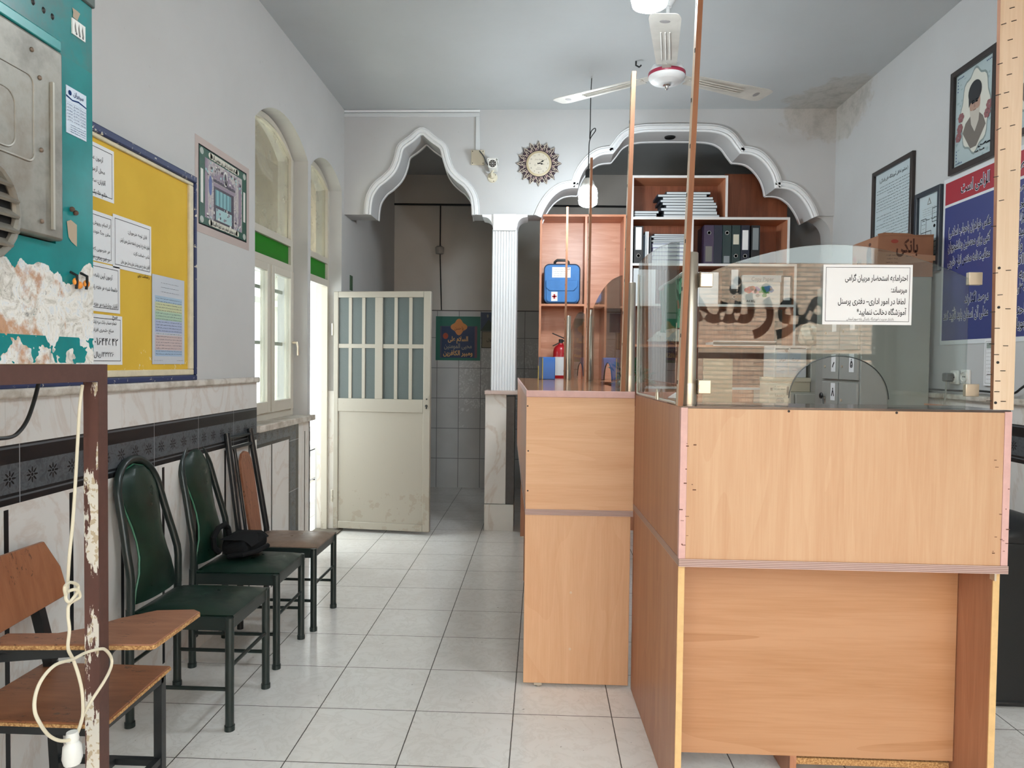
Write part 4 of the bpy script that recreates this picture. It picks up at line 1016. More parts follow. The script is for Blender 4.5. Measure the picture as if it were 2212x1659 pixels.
# ---------------------------------------------------------------- evaporative cooler on its stand
X0 = -.20; CYF = -.773; KC = (X0-CAM.x)/(-.32-CAM.x)
cz = lambda z: CAM.z+KC*(z-CAM.z)
cy = lambda y: CAM.y+KC*(y-CAM.y)
co_ = thing('air_cooler', 'old teal metal air cooler crusted with white scale on an iron stand', 'air cooler', (-.55, -.9, 1.416))
CF = lambda u, v, w_: Vector((X0+w_, u, v))
CZ0, CZ1, CN = cz(1.416), cz(2.42), -1.70
XPN = X0+.022
pr_ = P(137, 300, x=XPN).y; pt_ = P(136, 116, x=XPN).z; pbm = P(133, 521, x=XPN).z; pn = -1.52
win_o = [(pn-.005, pbm-.004), (pr_+.004, pbm-.004), (pr_+.004, pt_+.004), (pn-.005, pt_+.004)]
for nm, mb in (('front_sheet', MB().prism([(CN, CZ0), (CYF, CZ0), (CYF, CZ1), (CN, CZ1)], CF, -.02, 0, [win_o])), ('side_sheet', MB().box(-.78, X0-.02, CYF-.015, CYF, CZ0, CZ1)), ('side_sheet', MB().box(-.78, X0-.02, CN, CN+.015, CZ0, CZ1)), ('rear_sheet', MB().box(-.78, -.765, CN+.015, CYF-.015, CZ0, CZ1)), ('tray', MB().box(-.765, X0-.02, CN+.015, CYF-.015, CZ0, CZ0+.014))):
    obj(nm, mb, M['teal'], co_, smooth=False)
obj('top_cover', MB().box(-.785, X0+.006, CN-.01, CYF+.006, CZ1-.045, CZ1+.03), plain('grimy_top_cover', '55605a', .6, .2, .5, .3, 12), co_, bevel=.004)
obj('opening_lip', MB().prism([(pn-.02, pt_+.004), (pr_+.006, pt_+.004), (pr_+.006, pt_+.030), (pn-.02, pt_+.030)], CF, -.01, .016), plain('teal_lip', '1c8a8a', .3), co_, bevel=.004)
gp = obj('outlet_panel', MB().box(-.30, XPN, pn, pr_, pbm, pt_), M['galv'], co_, bevel=.006)
rr = lambda y0, y1, z0, z1, r, n=5: [(cx_+r*math.cos(a0+PI/2*i/n), cz_+r*math.sin(a0+PI/2*i/n)) for cx_, cz_, a0 in ((y1-r, z0+r, -PI/2), (y1-r, z1-r, 0), (y0+r, z1-r, PI/2), (y0+r, z0+r, PI)) for i in range(n+1)]
ring = lambda o, w_, F: [F(a, b, w_) for a, b in o]
g = lambda u, v: P(u, v, x=XPN)
obj('pressed_ridge', MB().tube(ring(rr(-1.4, g(73, 250).y, g(72, 351).z, g(72, 165).z, .02), .021, CF), .0035, 6, True), M['galv'], gp)
obj('pressed_ridge', MB().tube(ring(rr(-1.3, g(33, 250).y, g(25, 320).z, g(25, 193).z, .03), .021, CF), .003, 6, True), M['galv'], gp)
fy_ = g(111, 300).y
obj('fold', MB().box(XPN-.002, XPN+.006, fy_-.003, fy_+.003, pbm+.02, g(110, 178).z), plain('fold_highlight', 'a5a196', .4, .3), gp)  # real fold, its brighter colour is a painted highlight
lc = g(-42, 445); lr = .085
obj('grille_rim', MB().tube([CF(lc.y+lr*math.cos(a), lc.z+lr*1.1*math.sin(a), .028) for a in [PI*2*i/24 for i in range(24)]], .009, 8, True), M['galv'], gp)
for i in range(5):
    obj('louver', MB().obox(CF(lc.y, lc.z+.03*(i-2), .030), (0, 1, 0), (.6, 0, -.5), (.5, 0, .6), lr*(.75 if i in (0, 4) else .95), .011, .003), M['galv'], gp)
obj('grille_back', MB().prism([(lc.y+lr*math.cos(a), lc.z+lr*1.1*math.sin(a)) for a in [PI*2*i/24 for i in range(24)]], CF, .0225, .0235), M['black'], gp)
for u, v in ((68, 107), (85, 168), (89, 324), (90, 478)):
    p = g(u, v); obj('rivet', MB().ball((XPN+.001, p.y, p.z), .004, .005, .005, 12, 8), plain('rusty_rivet', '7b6a5c', .5, .4), gp)
# rating plate and switch plate
p0, p1 = P(142, 285, x=X0), P(185, 208, x=X0)
s_ = Sheet((X0+.0015, p0.y, p0.z), *LW)
W, H = p1.y-p0.y, p1.z-p0.z
pm = plain('aluminium_label', 'b9c2cc', .4, .3)
s_.slab(0, W, 0, H, .0015, pm)
s_.poly([(0, H*.76), (W*.3, H*.72), (W*.6, H*.75), (W, H*.71), (W, H*.74), (W*.6, H*.785), (W*.3, H*.75), (0, H*.80)], M['ink_blue'])
s_.text('سپهران', W*.85, H*.85, .014, M['ink_blue'], 'R', w_=W*.5, bold=.02); s_.disc(W*.18, H*.87, .006, .006, M['ink_blue'])
rnd = random.Random(2)
for i in range(7): s_.rect(0, W, H*(.66-.065*i), H*(.662-.065*i), M['ink_blue'])
for i in range(6):
    for c in range(3): s_.scrib(W*(.05+.33*c), W*(.3+.33*c), H*(.615-.065*i), .0030, M['ink_blue'], rnd)
s_.rect(W*.38, W*.385, H*.33, H*.66, M['ink_blue']); s_.rect(W*.68, W*.685, H*.4, H*.66, M['ink_blue'])
for i in range(4): s_.scrib(W*.2, W*.95, H*(.20-.05*i), .0032, M['ink_blue'], rnd)
obj('rating_plate', s_.mb, None, co_, smooth=False)
p0, p1 = P(153, 64, x=X0), P(183, 57, x=X0); 
s_ = Sheet((X0+.003, P(154, 70, x=X0).y, P(154, 72, x=X0).z), *LW); pa = P(154, 72, x=X0); pb_ = P(182, 89, x=X0); pt_ = P(154, 38, x=X0)
W, H = pb_.y-pa.y, pt_.z-pa.z
s_.slab(0, W, 0, H, .003, M['white_plastic'])
gy = plain('grey_print', '6c6c66', .6)
for i in range(3): s_.poly([(W*(.15+.28*i), H*.55), (W*(.22+.28*i), H*.9), (W*(.27+.28*i), H*.5), (W*(.33+.28*i), H*.22), (W*(.2+.28*i), H*.2)], gy); s_.disc(W*(.3+.25*i), H*.14, .003, .003, M['black'])
obj('switch_plate', s_.mb, None, co_, smooth=False)
def lump(u, v, ry, rz, mat, name, par=co_, x=.004): p = P(u, v, x=X0); return obj(name, MB().ball((X0+x, p.y, p.z), .007, ry, rz, 12, 8), mat, par)
tape = plain('old_tape_residue', 'a3927b', .6)
s_ = Sheet((X0+.001, 0, 0), *LW)
for poly in (((155, 16), (166, 24), (172, 30), (166, 45), (156, 36), (157, 26)), ((143, 478), (152, 475), (165, 486), (165, 533), (153, 522), (147, 512))):
    s_.poly([(q.y, q.z) for q in (P(u, v, x=X0) for u, v in poly)], tape)
objs('tape_residue', s_.mb, None, co_, smooth=False)
for u, v in ((71, 4), (94, 22), (113, 36)): lump(u, v, .006, .008, M['black'], 'bolt_hole', x=-.003)
for u, v in ((152, 452), (160, 460)): lump(u, v, .004, .006, plain('rust', '5b463a', .8), 'rust_lump')
om = plain('orange_plastic', 'e08c34', .5)
for u, v in ((155, 608), (163, 616), (178, 613)): lump(u, v, .008, .009, om, 'orange_cap', x=.01)
for u, v in ((152, 595), (174, 597)):
    p = P(u, v, x=X0); obj('bent_wire', MB().tube([(X0, p.y, p.z+.008), (X0+.016, p.y, p.z), (X0+.014, p.y+.003, p.z-.016), (X0+.01, p.y+.006, p.z-.03)], .0035, 6), M['black'], co_)
for z in (cz(1.745), cz(2.195)): obj('side_latch', MB().box(X0-.03, X0-.01, CYF, CYF+.008, z, z+.055), plain('teal_latch', '127a7b', .35), co_, bevel=.003)
# stand
st = thing('cooler_stand', 'rusty brown angle iron stand under the teal air cooler', 'stand', (-.55, -.9, 0))
SY = cy(-.523); BZT, BZB = cz(1.416)-.001, cz(1.368)
SN = -1.72
mb = MB().box(X0-.003, X0, SN, SY, BZB, BZT).box(X0-.045, X0-.003, SN, SY, BZT-.004, BZT)
obj('beam', mb, M['brown_iron'], st)
obj('beam', MB().box(X0-.50, X0-.001, SY-.004, SY-.0005, BZB, BZT-.004), M['brown_iron'], st)
obj('beam', MB().box(X0-.50, X0-.497, SN, SY-.005, BZB, BZT-.002), M['brown_iron'], st)
def angle_leg(x, y, sx):
    k = MB(); k.use(M['brown_iron']).box(x-.003, x, y-.036, y, 0, BZB)
    k.use(M['brown_peel']).box(x-.040 if sx > 0 else x, x-.003 if sx > 0 else x+.037, y-.0035-.032, y-.032, 0, BZB-.002)
    return obj('leg', k, None, st)
angle_leg(X0, SY, 1); angle_leg(X0-.46, SY, 1); angle_leg(X0, SN+.05, 1); angle_leg(X0-.46, SN+.05, 1)
# hanging cord with its connector
cd = thing('hanging_cord', 'cream cord with a white connector tied up on the cooler stand', 'cord', (-.35, -.60, 1.36))
XCD = X0+.012
cp = lambda pts, x=XCD: [P(u, v, x=x+.004*math.sin(i*1.7)) for i, (u, v) in enumerate(pts)]
def smooth_pts(pts, sub=5):
    out = []
    n = len(pts)
    for i in range(n-1):
        a, b, c, d = pts[max(i-1, 0)], pts[i], pts[i+1], pts[min(i+2, n-1)]
        for k in range(sub):
            t_ = k/sub; out.append(.5*((2*b)+(c-a)*t_+(2*a-5*b+4*c-d)*t_*t_+(-a+3*b-3*c+d)*t_**3))
    return out+[pts[-1]]
crm = plain('cream_cable', 'd8cfb8', .5)
k = MB().tube(smooth_pts(cp([(178, 832), (172, 880), (168, 950), (163, 1040), (157, 1130), (150, 1200), (146, 1262), (142, 1285)], XCD-.03)), .0038, 8)
k.tube(smooth_pts(cp([(142, 1285), (140, 1268), (152, 1258), (168, 1265), (165, 1282), (150, 1300), (142, 1292), (147, 1278), (166, 1274), (172, 1290), (150, 1305), (147, 1330), (150, 1360), (147, 1400), (158, 1425), (170, 1460), (178, 1500), (178, 1550), (165, 1590), (160, 1600)])), .0038, 8)
k.tube(smooth_pts(cp([(157, 1425), (120, 1436), (92, 1465), (77, 1500), (75, 1535), (86, 1562), (105, 1588), (130, 1600), (155, 1596), (170, 1575), (180, 1545), (200, 1510), (226, 1470), (240, 1440), (240, 1420), (228, 1404), (215, 1402), (185, 1410), (157, 1425)])), .0038, 8)
obj('cable', k, crm, cd)
p = P(156, 1622, x=XCD)
obj('connector', MB().lathe([(0, .045), (.012, .045), (.015, .030), (.013, .022), (.020, .012), (.022, -.015), (.018, -.030), (0, -.032)], p, 16), M['white_plastic'], cd)
tag(obj('black_cable', MB().tube(smooth_pts([P(u, v, x=-.42) for u, v in ((84, 826), (74, 865), (60, 905), (42, 932), (20, 945), (-30, 946), (-120, 930))]), .005, 8), M['black']), 'black cable drooping below the beam of the cooler stand', 'cable')
# ---------------------------------------------------------------- notice board
nb = thing('notice_board', 'yellow notice board with a chipped dark blue frame', 'notice board', (XL, .3, 1.33))
t = MT('yellow_felt_board', 'd0ab33', .8); v_ = t.co(); yb_ = t.ramp(t.noise(v_, 3, 5), [(.3, 'c9a22c'), (.7, 'd9b23a')]); x, y, z = t.xyz()
t.base(t.mix(t.math('MULTIPLY', t.gt(t.noise(v_, 40, 5, .7), .62), t.math('MULTIPLY', t.lt(z, 1.47), t.gt(t.noise(v_, 6, 2), .45))), yb_, 'e0d7b8'))
BY0, BY1, BZ0, BZ1 = -.62, .930, 1.335, 2.309
obj('panel', MB().box(XL, XL+.008, BY0, BY1-.005, BZ0+.01, BZ1-.01), t.m, nb)
def chipped(n, axis):
    t = MT(n, '232f4e', .5); v_ = t.co(); t.base(t.mix(t.gt(t.noise(v_, 30, 6, .7), .62), '26325a', 'd9d3c2')); return t.m
cm = chipped('chipped_blue_paint', 0); crf = plain('cream_inner_lip', 'ddd2b4', .6, 0, .4, .15, 25)
for a in ((BY0, BY1, BZ1-.032, BZ1), (BY0, BY1, BZ0-.004, BZ0+.022), (BY1-.016, BY1, BZ0+.022, BZ1-.032), (BY0, BY0+.016, BZ0+.022, BZ1-.032)):
    obj('frame_bar', MB().box(XL, XL+.030, *a), cm, nb, bevel=.006)
for a in ((BY0+.016, BY1-.016, BZ1-.048, BZ1-.032), (BY0+.016, BY1-.016, BZ0+.022, BZ0+.050), (BY1-.055, BY1-.016, BZ0+.050, BZ1-.048)):
    obj('inner_lip', MB().box(XL, XL+.020, *a), crf, nb, bevel=.004)
XP = XL+.0092
def pinned(label, quad, lines, border=True, mat=None, extra=None, name='paper_notice'):
    """a sheet pinned on the board: quad = photo corners of its visible edge and depth"""
    y0, y1, z0, z1 = quad
    s_ = Sheet((XP, y0, z0), *LW); W, H = y1-y0, z1-z0
    s_.slab(0, W, 0, H, .0008, mat or M['paper'])
    if border: s_.frame(.012, W-.012, .014, H-.014, .0022, M['ink'])
    for tx, v, h, wd, ur in lines: s_.text(tx, W-ur, v, h, M['ink'], 'R', w_=wd, bold=.01)
    if extra: extra(s_, W, H)
    return tag(obj(name, s_.mb, None, None, smooth=False), label, 'notice', 'papers pinned on the yellow notice board')
q = lambda u, v: (P(u, v, x=XP).y, P(u, v, x=XP).z)
def edge(ur, vt, vb):                                       # far edge of a sheet: y, z bottom, z top
    a = q(ur, vt); b = q(ur, vb); return a[0], b[1], a[1]
e = edge(246, 328, 440)
pinned('white notice at the top of the yellow board with four printed lines', (e[0]-.29, e[0], e[1], e[2]), [('آزمون عملی آقایان', e[2]-e[1]-.062, .022, .145, .07), ('محل آزمون راهور', e[2]-e[1]-.105, .022, .145, .06), ('آقایان: سه شنبه هر هفته', e[2]-e[1]-.147, .022, .2, .055), ('خانم ها: یک شنبه هر هفته', e[2]-e[1]-.190, .022, .21, .045)])
e = edge(244, 468, 572)
pinned('white notice about no lateness half covered by the sheet beside it', (e[0]-.27, e[0]+.0, e[1], e[2]), [('از انجام روپوش حال -ساعت', e[2]-e[1]-.05, .018, .2, .02), ('مقرر جداً خودداری شود', e[2]-e[1]-.083, .018, .17, .02), ('هر هنرجویی که حین آموزش', e[2]-e[1]-.148, .018, .2, .02), ('هر امر زمانی انجام میدهد', e[2]-e[1]-.181, .018, .19, .02), ('واحد امور رایانه اطلاع دهد', e[2]-e[1]-.214, .018, .2, .02)], True)
e = edge(326, 490, 596); XP += .001
y0_ = q(244, 520)[0]
pinned('white printed notice with a full black border near the middle of the board', (y0_, e[0], e[1], e[2]), [('قابل توجه هنرجویان:', e[2]-e[1]-.06, .020, .14, .035), ('بانوان: تمام رخ با روسری یا مقنعه مشکی-بدون آرایش', e[2]-e[1]-.10, .020, .215, .015), ('عکس – ضخامت کارت', e[2]-e[1]-.14, .020, .12, .015), ('آقایان: تمام رخ بدون پوشش عرفی و مدل موی عرفی', e[2]-e[1]-.185, .020, .21, .015), ('و ضخامت نرمی', e[2]-e[1]-.225, .020, .09, .015)])
e = edge(259, 578, 678)
pinned('white exam timetable notice reading about a weekly test', (e[0]-.30, e[0], e[1], e[2]), [('آزمون آیین نامه شهری', e[2]-e[1]-.055, .022, .165, .05), ('خانمها شنبه هر هفته راس ساعت', e[2]-e[1]-.10, .022, .22, .018), ('آقایان چهارشنبه هر هفته راس ساعت', e[2]-e[1]-.165, .022, .23, .018), ('صبح', e[2]-e[1]-.205, .022, .035, .018)])
e = edge(264, 684, 788)
pinned('white bank account notice with big bold numerals lowest on the board', (e[0]-.31, e[0], e[1], e[2]), [('شماره حساب بانک سپه (بانک قوامین)', e[2]-e[1]-.036, .018, .20, .04), ('مبلغ -شهری افراد', e[2]-e[1]-.066, .018, .13, .06), ('۱۰۵۰۱۶۴۴۵۴۲', e[2]-e[1]-.118, .040, .20, .03), ('۱۴۳۲۲۶ریال', e[2]-e[1]-.162, .026, .125, .06)])
a, b = q(328, 585), q(398, 792)
lam = plain('laminated_sheet', 'bfc4cb', .3, 0, .5)
def table(s_, W, H):
    rnd = random.Random(8)
    for c, z0, z1 in (('9fb6c9', .70, .77), ('bfc39a', .60, .70), ('a6c0a8', .50, .60), ('a4aec9', .36, .50), ('c3b0ae', .16, .33), ('9db3cc', .09, .16)):
        s_.rect(W*.08, W*.92, H*z0, H*z1, plain('print_'+c, c, .5), 1)
    for i in range(20): s_.scrib(W*.1, W*.9, H*(.74-.033*i), .006, plain('grey_ink', '5f6672', .8) if i == 0 else bpy.data.materials['grey_ink'], rnd, 2)
    for i in range(3): s_.scrib(W*.25, W*.8, H*(.92-.05*i), .005, bpy.data.materials['grey_ink'], rnd, 2)
    s_.scrib(W*.75, W*.95, H*.04, .004, bpy.data.materials['grey_ink'], rnd, 2); s_.scrib(W*.05, W*.3, H*.04, .004, bpy.data.materials['grey_ink'], rnd, 2)
XP += .001
pinned('laminated price sheet with coloured rows at the far side of the board', (a[0], b[0]+.0, b[1]+.012, a[1]-.012), [], False, lam, table)
# poster of a shrine beside the board
pz = Sheet((XL+.0012, .965, 2.062), *LW)
W, H = .645, .468
pl = plain('glossy_poster_border', 'b9aaa4', .25); gr = plain('poster_dark_green', '33594c', .25); iv = plain('poster_ivory', 'cfcdbf', .25)
pz.slab(0, W, 0, H, .001, pl); pz.rect(.035, W-.035, .04, H-.035, M['ink'], 1); pz.rect(.042, W-.042, .047, H-.042, gr, 2)
t = MT('poster_floral_print', 'b7b2b4', .25); t.base(t.ramp(t.noise(t.co(), 30, 6, .65, 1.5), [(.3, '6f6a7c'), (.45, 'a59ea6'), (.55, 'c3bdb6'), (.68, '8d8493')]))
u0, u1, v0, v1 = .10, W-.10, .085, H-.085
pz.rect(u0, u1, v0, v1, t.m, 3)
tq = plain('poster_turquoise', '6fa7ae', .3); dkp = plain('poster_dark_violet', '4a434f', .3); pp = plain('poster_mauve', '8d7f8e', .3); wt = plain('poster_white', 'd6d6d0', .3); tq2 = plain('poster_pale_turquoise', '9fc1c3', .3)
mx_ = W/2
pz.rect(mx_-.125, mx_+.115, v0, v0+.19, dkp, 4); pz.rect(mx_-.11, mx_+.08, v0+.085, v0+.165, tq, 5); pz.rect(mx_-.10, mx_+.09, v0+.01, v0+.07, tq2, 5)
for i in range(9): pz.rect(mx_-.105+.021*i, mx_-.10+.021*i, v0+.085, v0+.165, tq2 if i % 2 else dkp, 6)
pz.rect(mx_-.13, mx_+.13, v0+.178, v0+.196, pp, 6); pz.rect(mx_-.13, mx_+.13, v0+.20, v0+.216, dkp, 6)
for i in range(8): pz.disc(mx_-.12+.034*i, v0+.222, .014, .010, pp, 7)
pz.poly([(mx_-.12, v0+.225), (mx_, v0+.285), (mx_+.12, v0+.225)], pp, 5); pz.disc(mx_+.01, v0+.245, .025, .04, wt, 7); pz.disc(mx_+.01, v0+.245, .015, .028, dkp, 8)
pz.rect(u0, u0+.035, v0, v1, pp, 4); pz.rect(u1-.045, u1-.01, v0, v1-.03, pp, 4); pz.disc(u0+.06, v0+.17, .018, .05, plain('poster_blue', '56679a', .3), 5)
rnd = random.Random(5)
for i in range(70): pz.disc(rnd.uniform(u0+.01, u1-.01), rnd.choice((rnd.uniform(v0, v0+.08), rnd.uniform(v1-.08, v1))), rnd.uniform(.004, .012), rnd.uniform(.003, .009), rnd.choice((wt, pp, tq2, dkp)), 9, 7)
for v_ in (.052, H-.079):
    pz.rect(.16, W-.16, v_, v_+.032, iv, 4); pz.disc(.16, v_+.016, .02, .016, iv, 4); pz.disc(W-.16, v_+.016, .02, .016, iv, 4)
pz.text('السلام علیک یا علی بن موسی الرضا', W-.16, H-.073, .03, M['ink'], 'R', w_=W-.32, bold=.015, k=6)
pz.text('حرم مطهر امام رضا علیه السلام', W-.17, .058, .03, M['ink'], 'R', w_=W-.34, bold=.015, k=6)
for u_ in (.055, W-.082): pz.rect(u_, u_+.027, .15, H-.15, wt, 4)
for u_ in (.068, W-.068):
    for v_ in (.068, H-.063): pz.disc(u_, v_, .02, .017, plain('poster_rosette', 'a7b0a8', .3) if u_ < .1 and v_ < .1 else bpy.data.materials['poster_rosette'], 4)
tag(obj('wall_poster', pz.mb, None, None, smooth=False), 'green bordered religious poster of a shrine on the wall past the board', 'poster')
# ---------------------------------------------------------------- ceiling fan and bulbs
fz = 3.10; FC = Vector((1.595, 1.72, fz))
fan = thing('ceiling_fan', 'white three blade ceiling fan with a red ring round its motor', 'ceiling fan', (FC.x, FC.y, ZC))
fw = plain('dusty_white_blade', 'cfccc4', .4, 0, .5, .18, 10)
obj('down_rod', MB().cyl((FC.x, FC.y, fz+.03), (FC.x, FC.y, ZC-.06), .011).lathe([(.05, 0), (.05, -.03), (.02, -.08)], (FC.x, FC.y, ZC)), M['trimw'], fan)
mot = obj('motor', MB().lathe([(.03, .05), (.085, .045), (.098, .02), (.104, .012), (.104, -.022), (.098, -.032), (.09, -.040), (.085, -.044), (.075, -.046), (.07, -.050), (.058, -.052), (.052, -.056), (.035, -.058), (0, -.059)], FC, 40), M['trimw'], fan)
obj('red_ring', MB().lathe([(.1045, .008), (.106, .006), (.106, -.010), (.1045, -.012)], FC, 40), plain('crimson_ring', '9c2f48', .35), mot)
obj('cap_nut', MB().lathe([(.022, -.057), (.022, -.062), (.012, -.066), (.010, -.082), (.005, -.088), (0, -.088)], FC, 16), M['chrome'], mot)
for ang in (26.7, 146.0, 259.5):
    a = math.radians(ang); d = Vector((math.cos(a), math.sin(a), 0)); q_ = Vector((-math.sin(a), math.cos(a), 0))
    tw = math.radians(-6); q2 = q_*math.cos(tw)+Z*math.sin(tw); nn = d.cross(q2)
    Fb = lambda u, v, w_, d=d, q2=q2, nn=nn: FC+d*u+q2*v+nn*w_+Z*-.004
    L0, L1, w0, w1 = .15, .745, .056, .078
    pts = [(L0, -w0), (L1-.06, -w1)]+[(L1-.06+.06*math.sin(PI/2*i/6), -w1+.03*(i/6)**2) for i in range(1, 7)]+[(L1-.06+.06*math.cos(PI/2*i/6), w1-.03+.03*math.sin(PI/2*i/6)) for i in range(0, 7)]+[(L0, w0)]
    bl = obj('blade', MB().prism(pts, Fb, -.0012, .0012), fw, fan)
    mb = MB()
    for v in (-.022, 0, .022): mb.tube([Fb(.22, v, -.002), Fb(.25, v, -.004), Fb(.52, v, -.004), Fb(.55, v, -.002)], .0042, 6)
    objs('stiffening_rib', mb, fw, bl)
    obj('hole_plug', MB().prism([(.665+.016*math.cos(t_), .026*math.sin(t_)) for t_ in [2*PI*i/16 for i in range(16)]], Fb, -.0025, -.0013), plain('grey_blade_mark', '8b8786', .5), bl)
    obj('blade_arm', MB().beam(FC+d*.07+Z*.0, FC+d*.19-Z*.0, .05, .006).cyl(FC+d*.165-Z*.004, FC+d*.165-Z*.009, .005, 8), fw, fan)
def bulb(label, c, r, h, zceil, socket=True, wire=None):
    b = thing('light_bulb', label, 'light bulb', (c.x, c.y, c.z), 0, 'big white bulbs hanging on wires')
    obj('glass_bulb', MB().lathe([(0, h/2), (r*.55, h/2*.98), (r*.9, h/2*.82), (r, h/2*.45), (r, -h/2*.45), (r*.92, -h/2*.78), (r*.55, -h/2*.97), (0, -h/2)][::-1], c, 24), M['bulb'], b)
    obj('collar', MB().lathe([(r*.80, h/2-.006), (r*.62, h/2+.03), (r*.40, h/2+.055), (r*.30, h/2+.06)], c, 20), M['white_plastic'], b)
    obj('socket', MB().lathe([(.020, h/2+.055), (.022, h/2+.11), (.012, h/2+.125)], c, 16), M['black'], b)
    top = h/2+.12
    pts = wire or [c+Z*top, Vector((c.x+.01, c.y, zceil))]
    obj('wire', MB().tube(pts, .0035, 6), M['black'], b); return b
c1 = P(1270, 425, y=2.75); rb = .068
bulb('bright bulb hanging low on a black looped wire behind the thin boards', c1, rb, .145, ZC, wire=smooth_pts([c1+Z*.19, P(1272, 330, y=2.75), P(1273, 308, y=2.75), P(1277, 296, y=2.75), P(1286, 283, y=2.75), P(1285, 277, y=2.75), P(1277, 284, y=2.75), P(1274, 300, y=2.75), P(1275, 270, y=2.76), P(1276, 215, y=2.8), Vector((P(1277, 176, z=ZC).x, 2.95, ZC))], 4))
c2 = P(1404, -22, y=.35)
bulb('bright bulb hanging above the fan close to the ceiling', c2, .072, .15, ZC)
hk = P(1374, 132, z=ZC)
tag(obj('ceiling_hook', MB().tube([(hk.x, hk.y, ZC), (hk.x, hk.y, ZC-.03), (hk.x+.02, hk.y-.02, ZC-.05), (hk.x+.035, hk.y, ZC-.03)], .006, 6), M['black']), 'small black hook in the ceiling beside the fan motor', 'hook')
# recessed spots in the arch soffits
def spot(label, u, v, x=None, nrm=(0, 0, -1)):
    p = P(u, v, y=YB+.13); n = Vector(nrm).normalized(); p = p-n*.006
    t = thing('recessed_spotlight', label, 'spotlight', p, 0, 'dark spotlights in the arch soffits')
    obj('ring', MB().lathe([(.030, -.012), (.046, -.010), (.046, .004), (.040, .010), (.030, .006)], p, 24, n), M['black'], t)
    obj('lens', MB().lathe([(0, .002), (.02, .002), (.032, .004), (.031, -.01), (0, -.01)], p, 20, n), plain('dark_lens', '3a4148', .15, .3), t)
spot('dark recessed spotlight in the small pointed arch', 862, 362, None, (.85, 0, -.5))
spot('dark recessed spotlight at the crown of the big scalloped arch', 1447, 298)
spot('dark recessed spotlight in the scallop near the damp corner', 1648, 364, None, (-.75, 0, -.65))
spot('dark recessed spotlight in the scallop behind the hanging bulb', 1262, 362, None, (.75, 0, -.65))
# ---------------------------------------------------------------- clock, camera and cable duct on the arched wall
cc = P(1164, 353, y=YB-.03); clk = thing('wall_clock', 'ornate purple and cream sunburst wall clock with a round face', 'clock', (cc.x, YB, cc.z))
def star(r0, r1, n, y): return [(cc.x+(r1 if i % 2 else r0)*math.sin(PI*i/n), cc.z+(r1 if i % 2 else r0)*math.cos(PI*i/n)) for i in range(2*n)]
brd = plain('dark_fretwork', '33222b', .6); crm2 = plain('cream_fretwork', 'cfc3b0', .5); pur = plain('purple_inlay', '5d3045', .6); gold = plain('gilt_ring', 'b3a586', .5)
base_out = []
for i in range(32):
    a = 2*PI*i/32; r = (.183, .158)[i % 2] if i % 4 else .190
    base_out += [(cc.x+r*math.sin(a), cc.z+r*math.cos(a)), (cc.x+.163*math.sin(a+PI/32), cc.z+.148*math.cos(a+PI/32))]
obj('fretwork_ring', MB().prism(base_out, FY(YB), -.022, -.012), brd, clk, smooth=False)
obj('spacer', MB().lathe([(.06, 0), (.06, .014)], (cc.x, YB, cc.z), 24, (0, -1, 0)), brd, clk)
k = MB()
for i in range(16):
    a = 2*PI*i/16; e1 = Vector((math.sin(a), 0, math.cos(a))); e2 = Vector((math.cos(a), 0, -math.sin(a))); c_ = Vector((cc.x, YB-.024, cc.z))
    k.tube([c_+e1*.112-e2*.016, c_+e1*.128-e2*.020, c_+e1*.138-e2*.010, c_+e1*.150-e2*.014, c_+e1*.165-e2*.006, c_+e1*.183, c_+e1*.165+e2*.006, c_+e1*.150+e2*.014, c_+e1*.138+e2*.010, c_+e1*.128+e2*.020, c_+e1*.112+e2*.016], .0028, 5)
    k.tube([c_+e1*.118-e2*.003, c_+e1*.135-e2*.004, c_+e1*.152], .002, 5)
obj('cream_scrolls', k, crm2, clk)
k = MB()
for i in range(16):
    a = 2*PI*(i+.5)/16; e1 = Vector((math.sin(a), 0, math.cos(a))); c_ = Vector((cc.x, YB-.0225, cc.z))+e1*.121
    k.lathe([(0, .003), (.010, .002), (.011, 0)], c_, 8, (0, -1, 0))
objs('purple_inlay', k, pur, clk)
obj('gilt_band', MB().lathe([(.086, .018), (.089, .030), (.094, .030), (.106, .023)], (cc.x, YB, cc.z), 40, (0, -1, 0)), gold, clk)
s_ = Sheet((cc.x, YB-.027, cc.z), *BW)
fm = plain('cream_dial', 'c6bfb0', .4); s_.mb.use(fm).lathe([(.088, -.01), (.088, 0), (0, 0)], (cc.x, YB-.027, cc.z), 40, (0, -1, 0))
for i in range(1, 13):
    a = 2*PI*i/12; s_.text(str(i), .074*math.sin(a), .074*math.cos(a)-.006, .017, M['ink'], 'C', k=1)
s_.text('آموزشگاه رانندگی', .0, .030, .012, M['ink'], 'C', w_=.07, k=1); s_.text('Quartz', .0, -.036, .010, gy, 'C', k=1); s_.rect(-.025, .025, -.048, -.045, gy, 1)
s_.disc(-.03, -.012, .008, .008, gy, 1); s_.disc(-.03, -.012, .006, .006, fm, 2)
obj('dial', s_.mb, None, clk, smooth=False)
def hand(name, ang, L, wd):
    a = math.radians(ang); s2 = Sheet((cc.x, YB-.030, cc.z), *BW); sn, cs_ = math.sin(a), math.cos(a)
    r_ = lambda u, v: (u*sn+v*cs_, u*cs_-v*sn)
    s2.poly([r_(*q_) for q_ in ((-.012, -wd), (L*.3, -wd*.8), (L*.5, -wd*2.2), (L*.62, -wd*.5), (L, 0), (L*.62, wd*.5), (L*.5, wd*2.2), (L*.3, wd*.8), (-.012, wd))], M['ink'], 1 if L < .06 else 4)
    obj(name, s2.mb, None, clk, smooth=False)
hand('hour_hand', 98, .052, .0035); hand('minute_hand', 59, .075, .003)
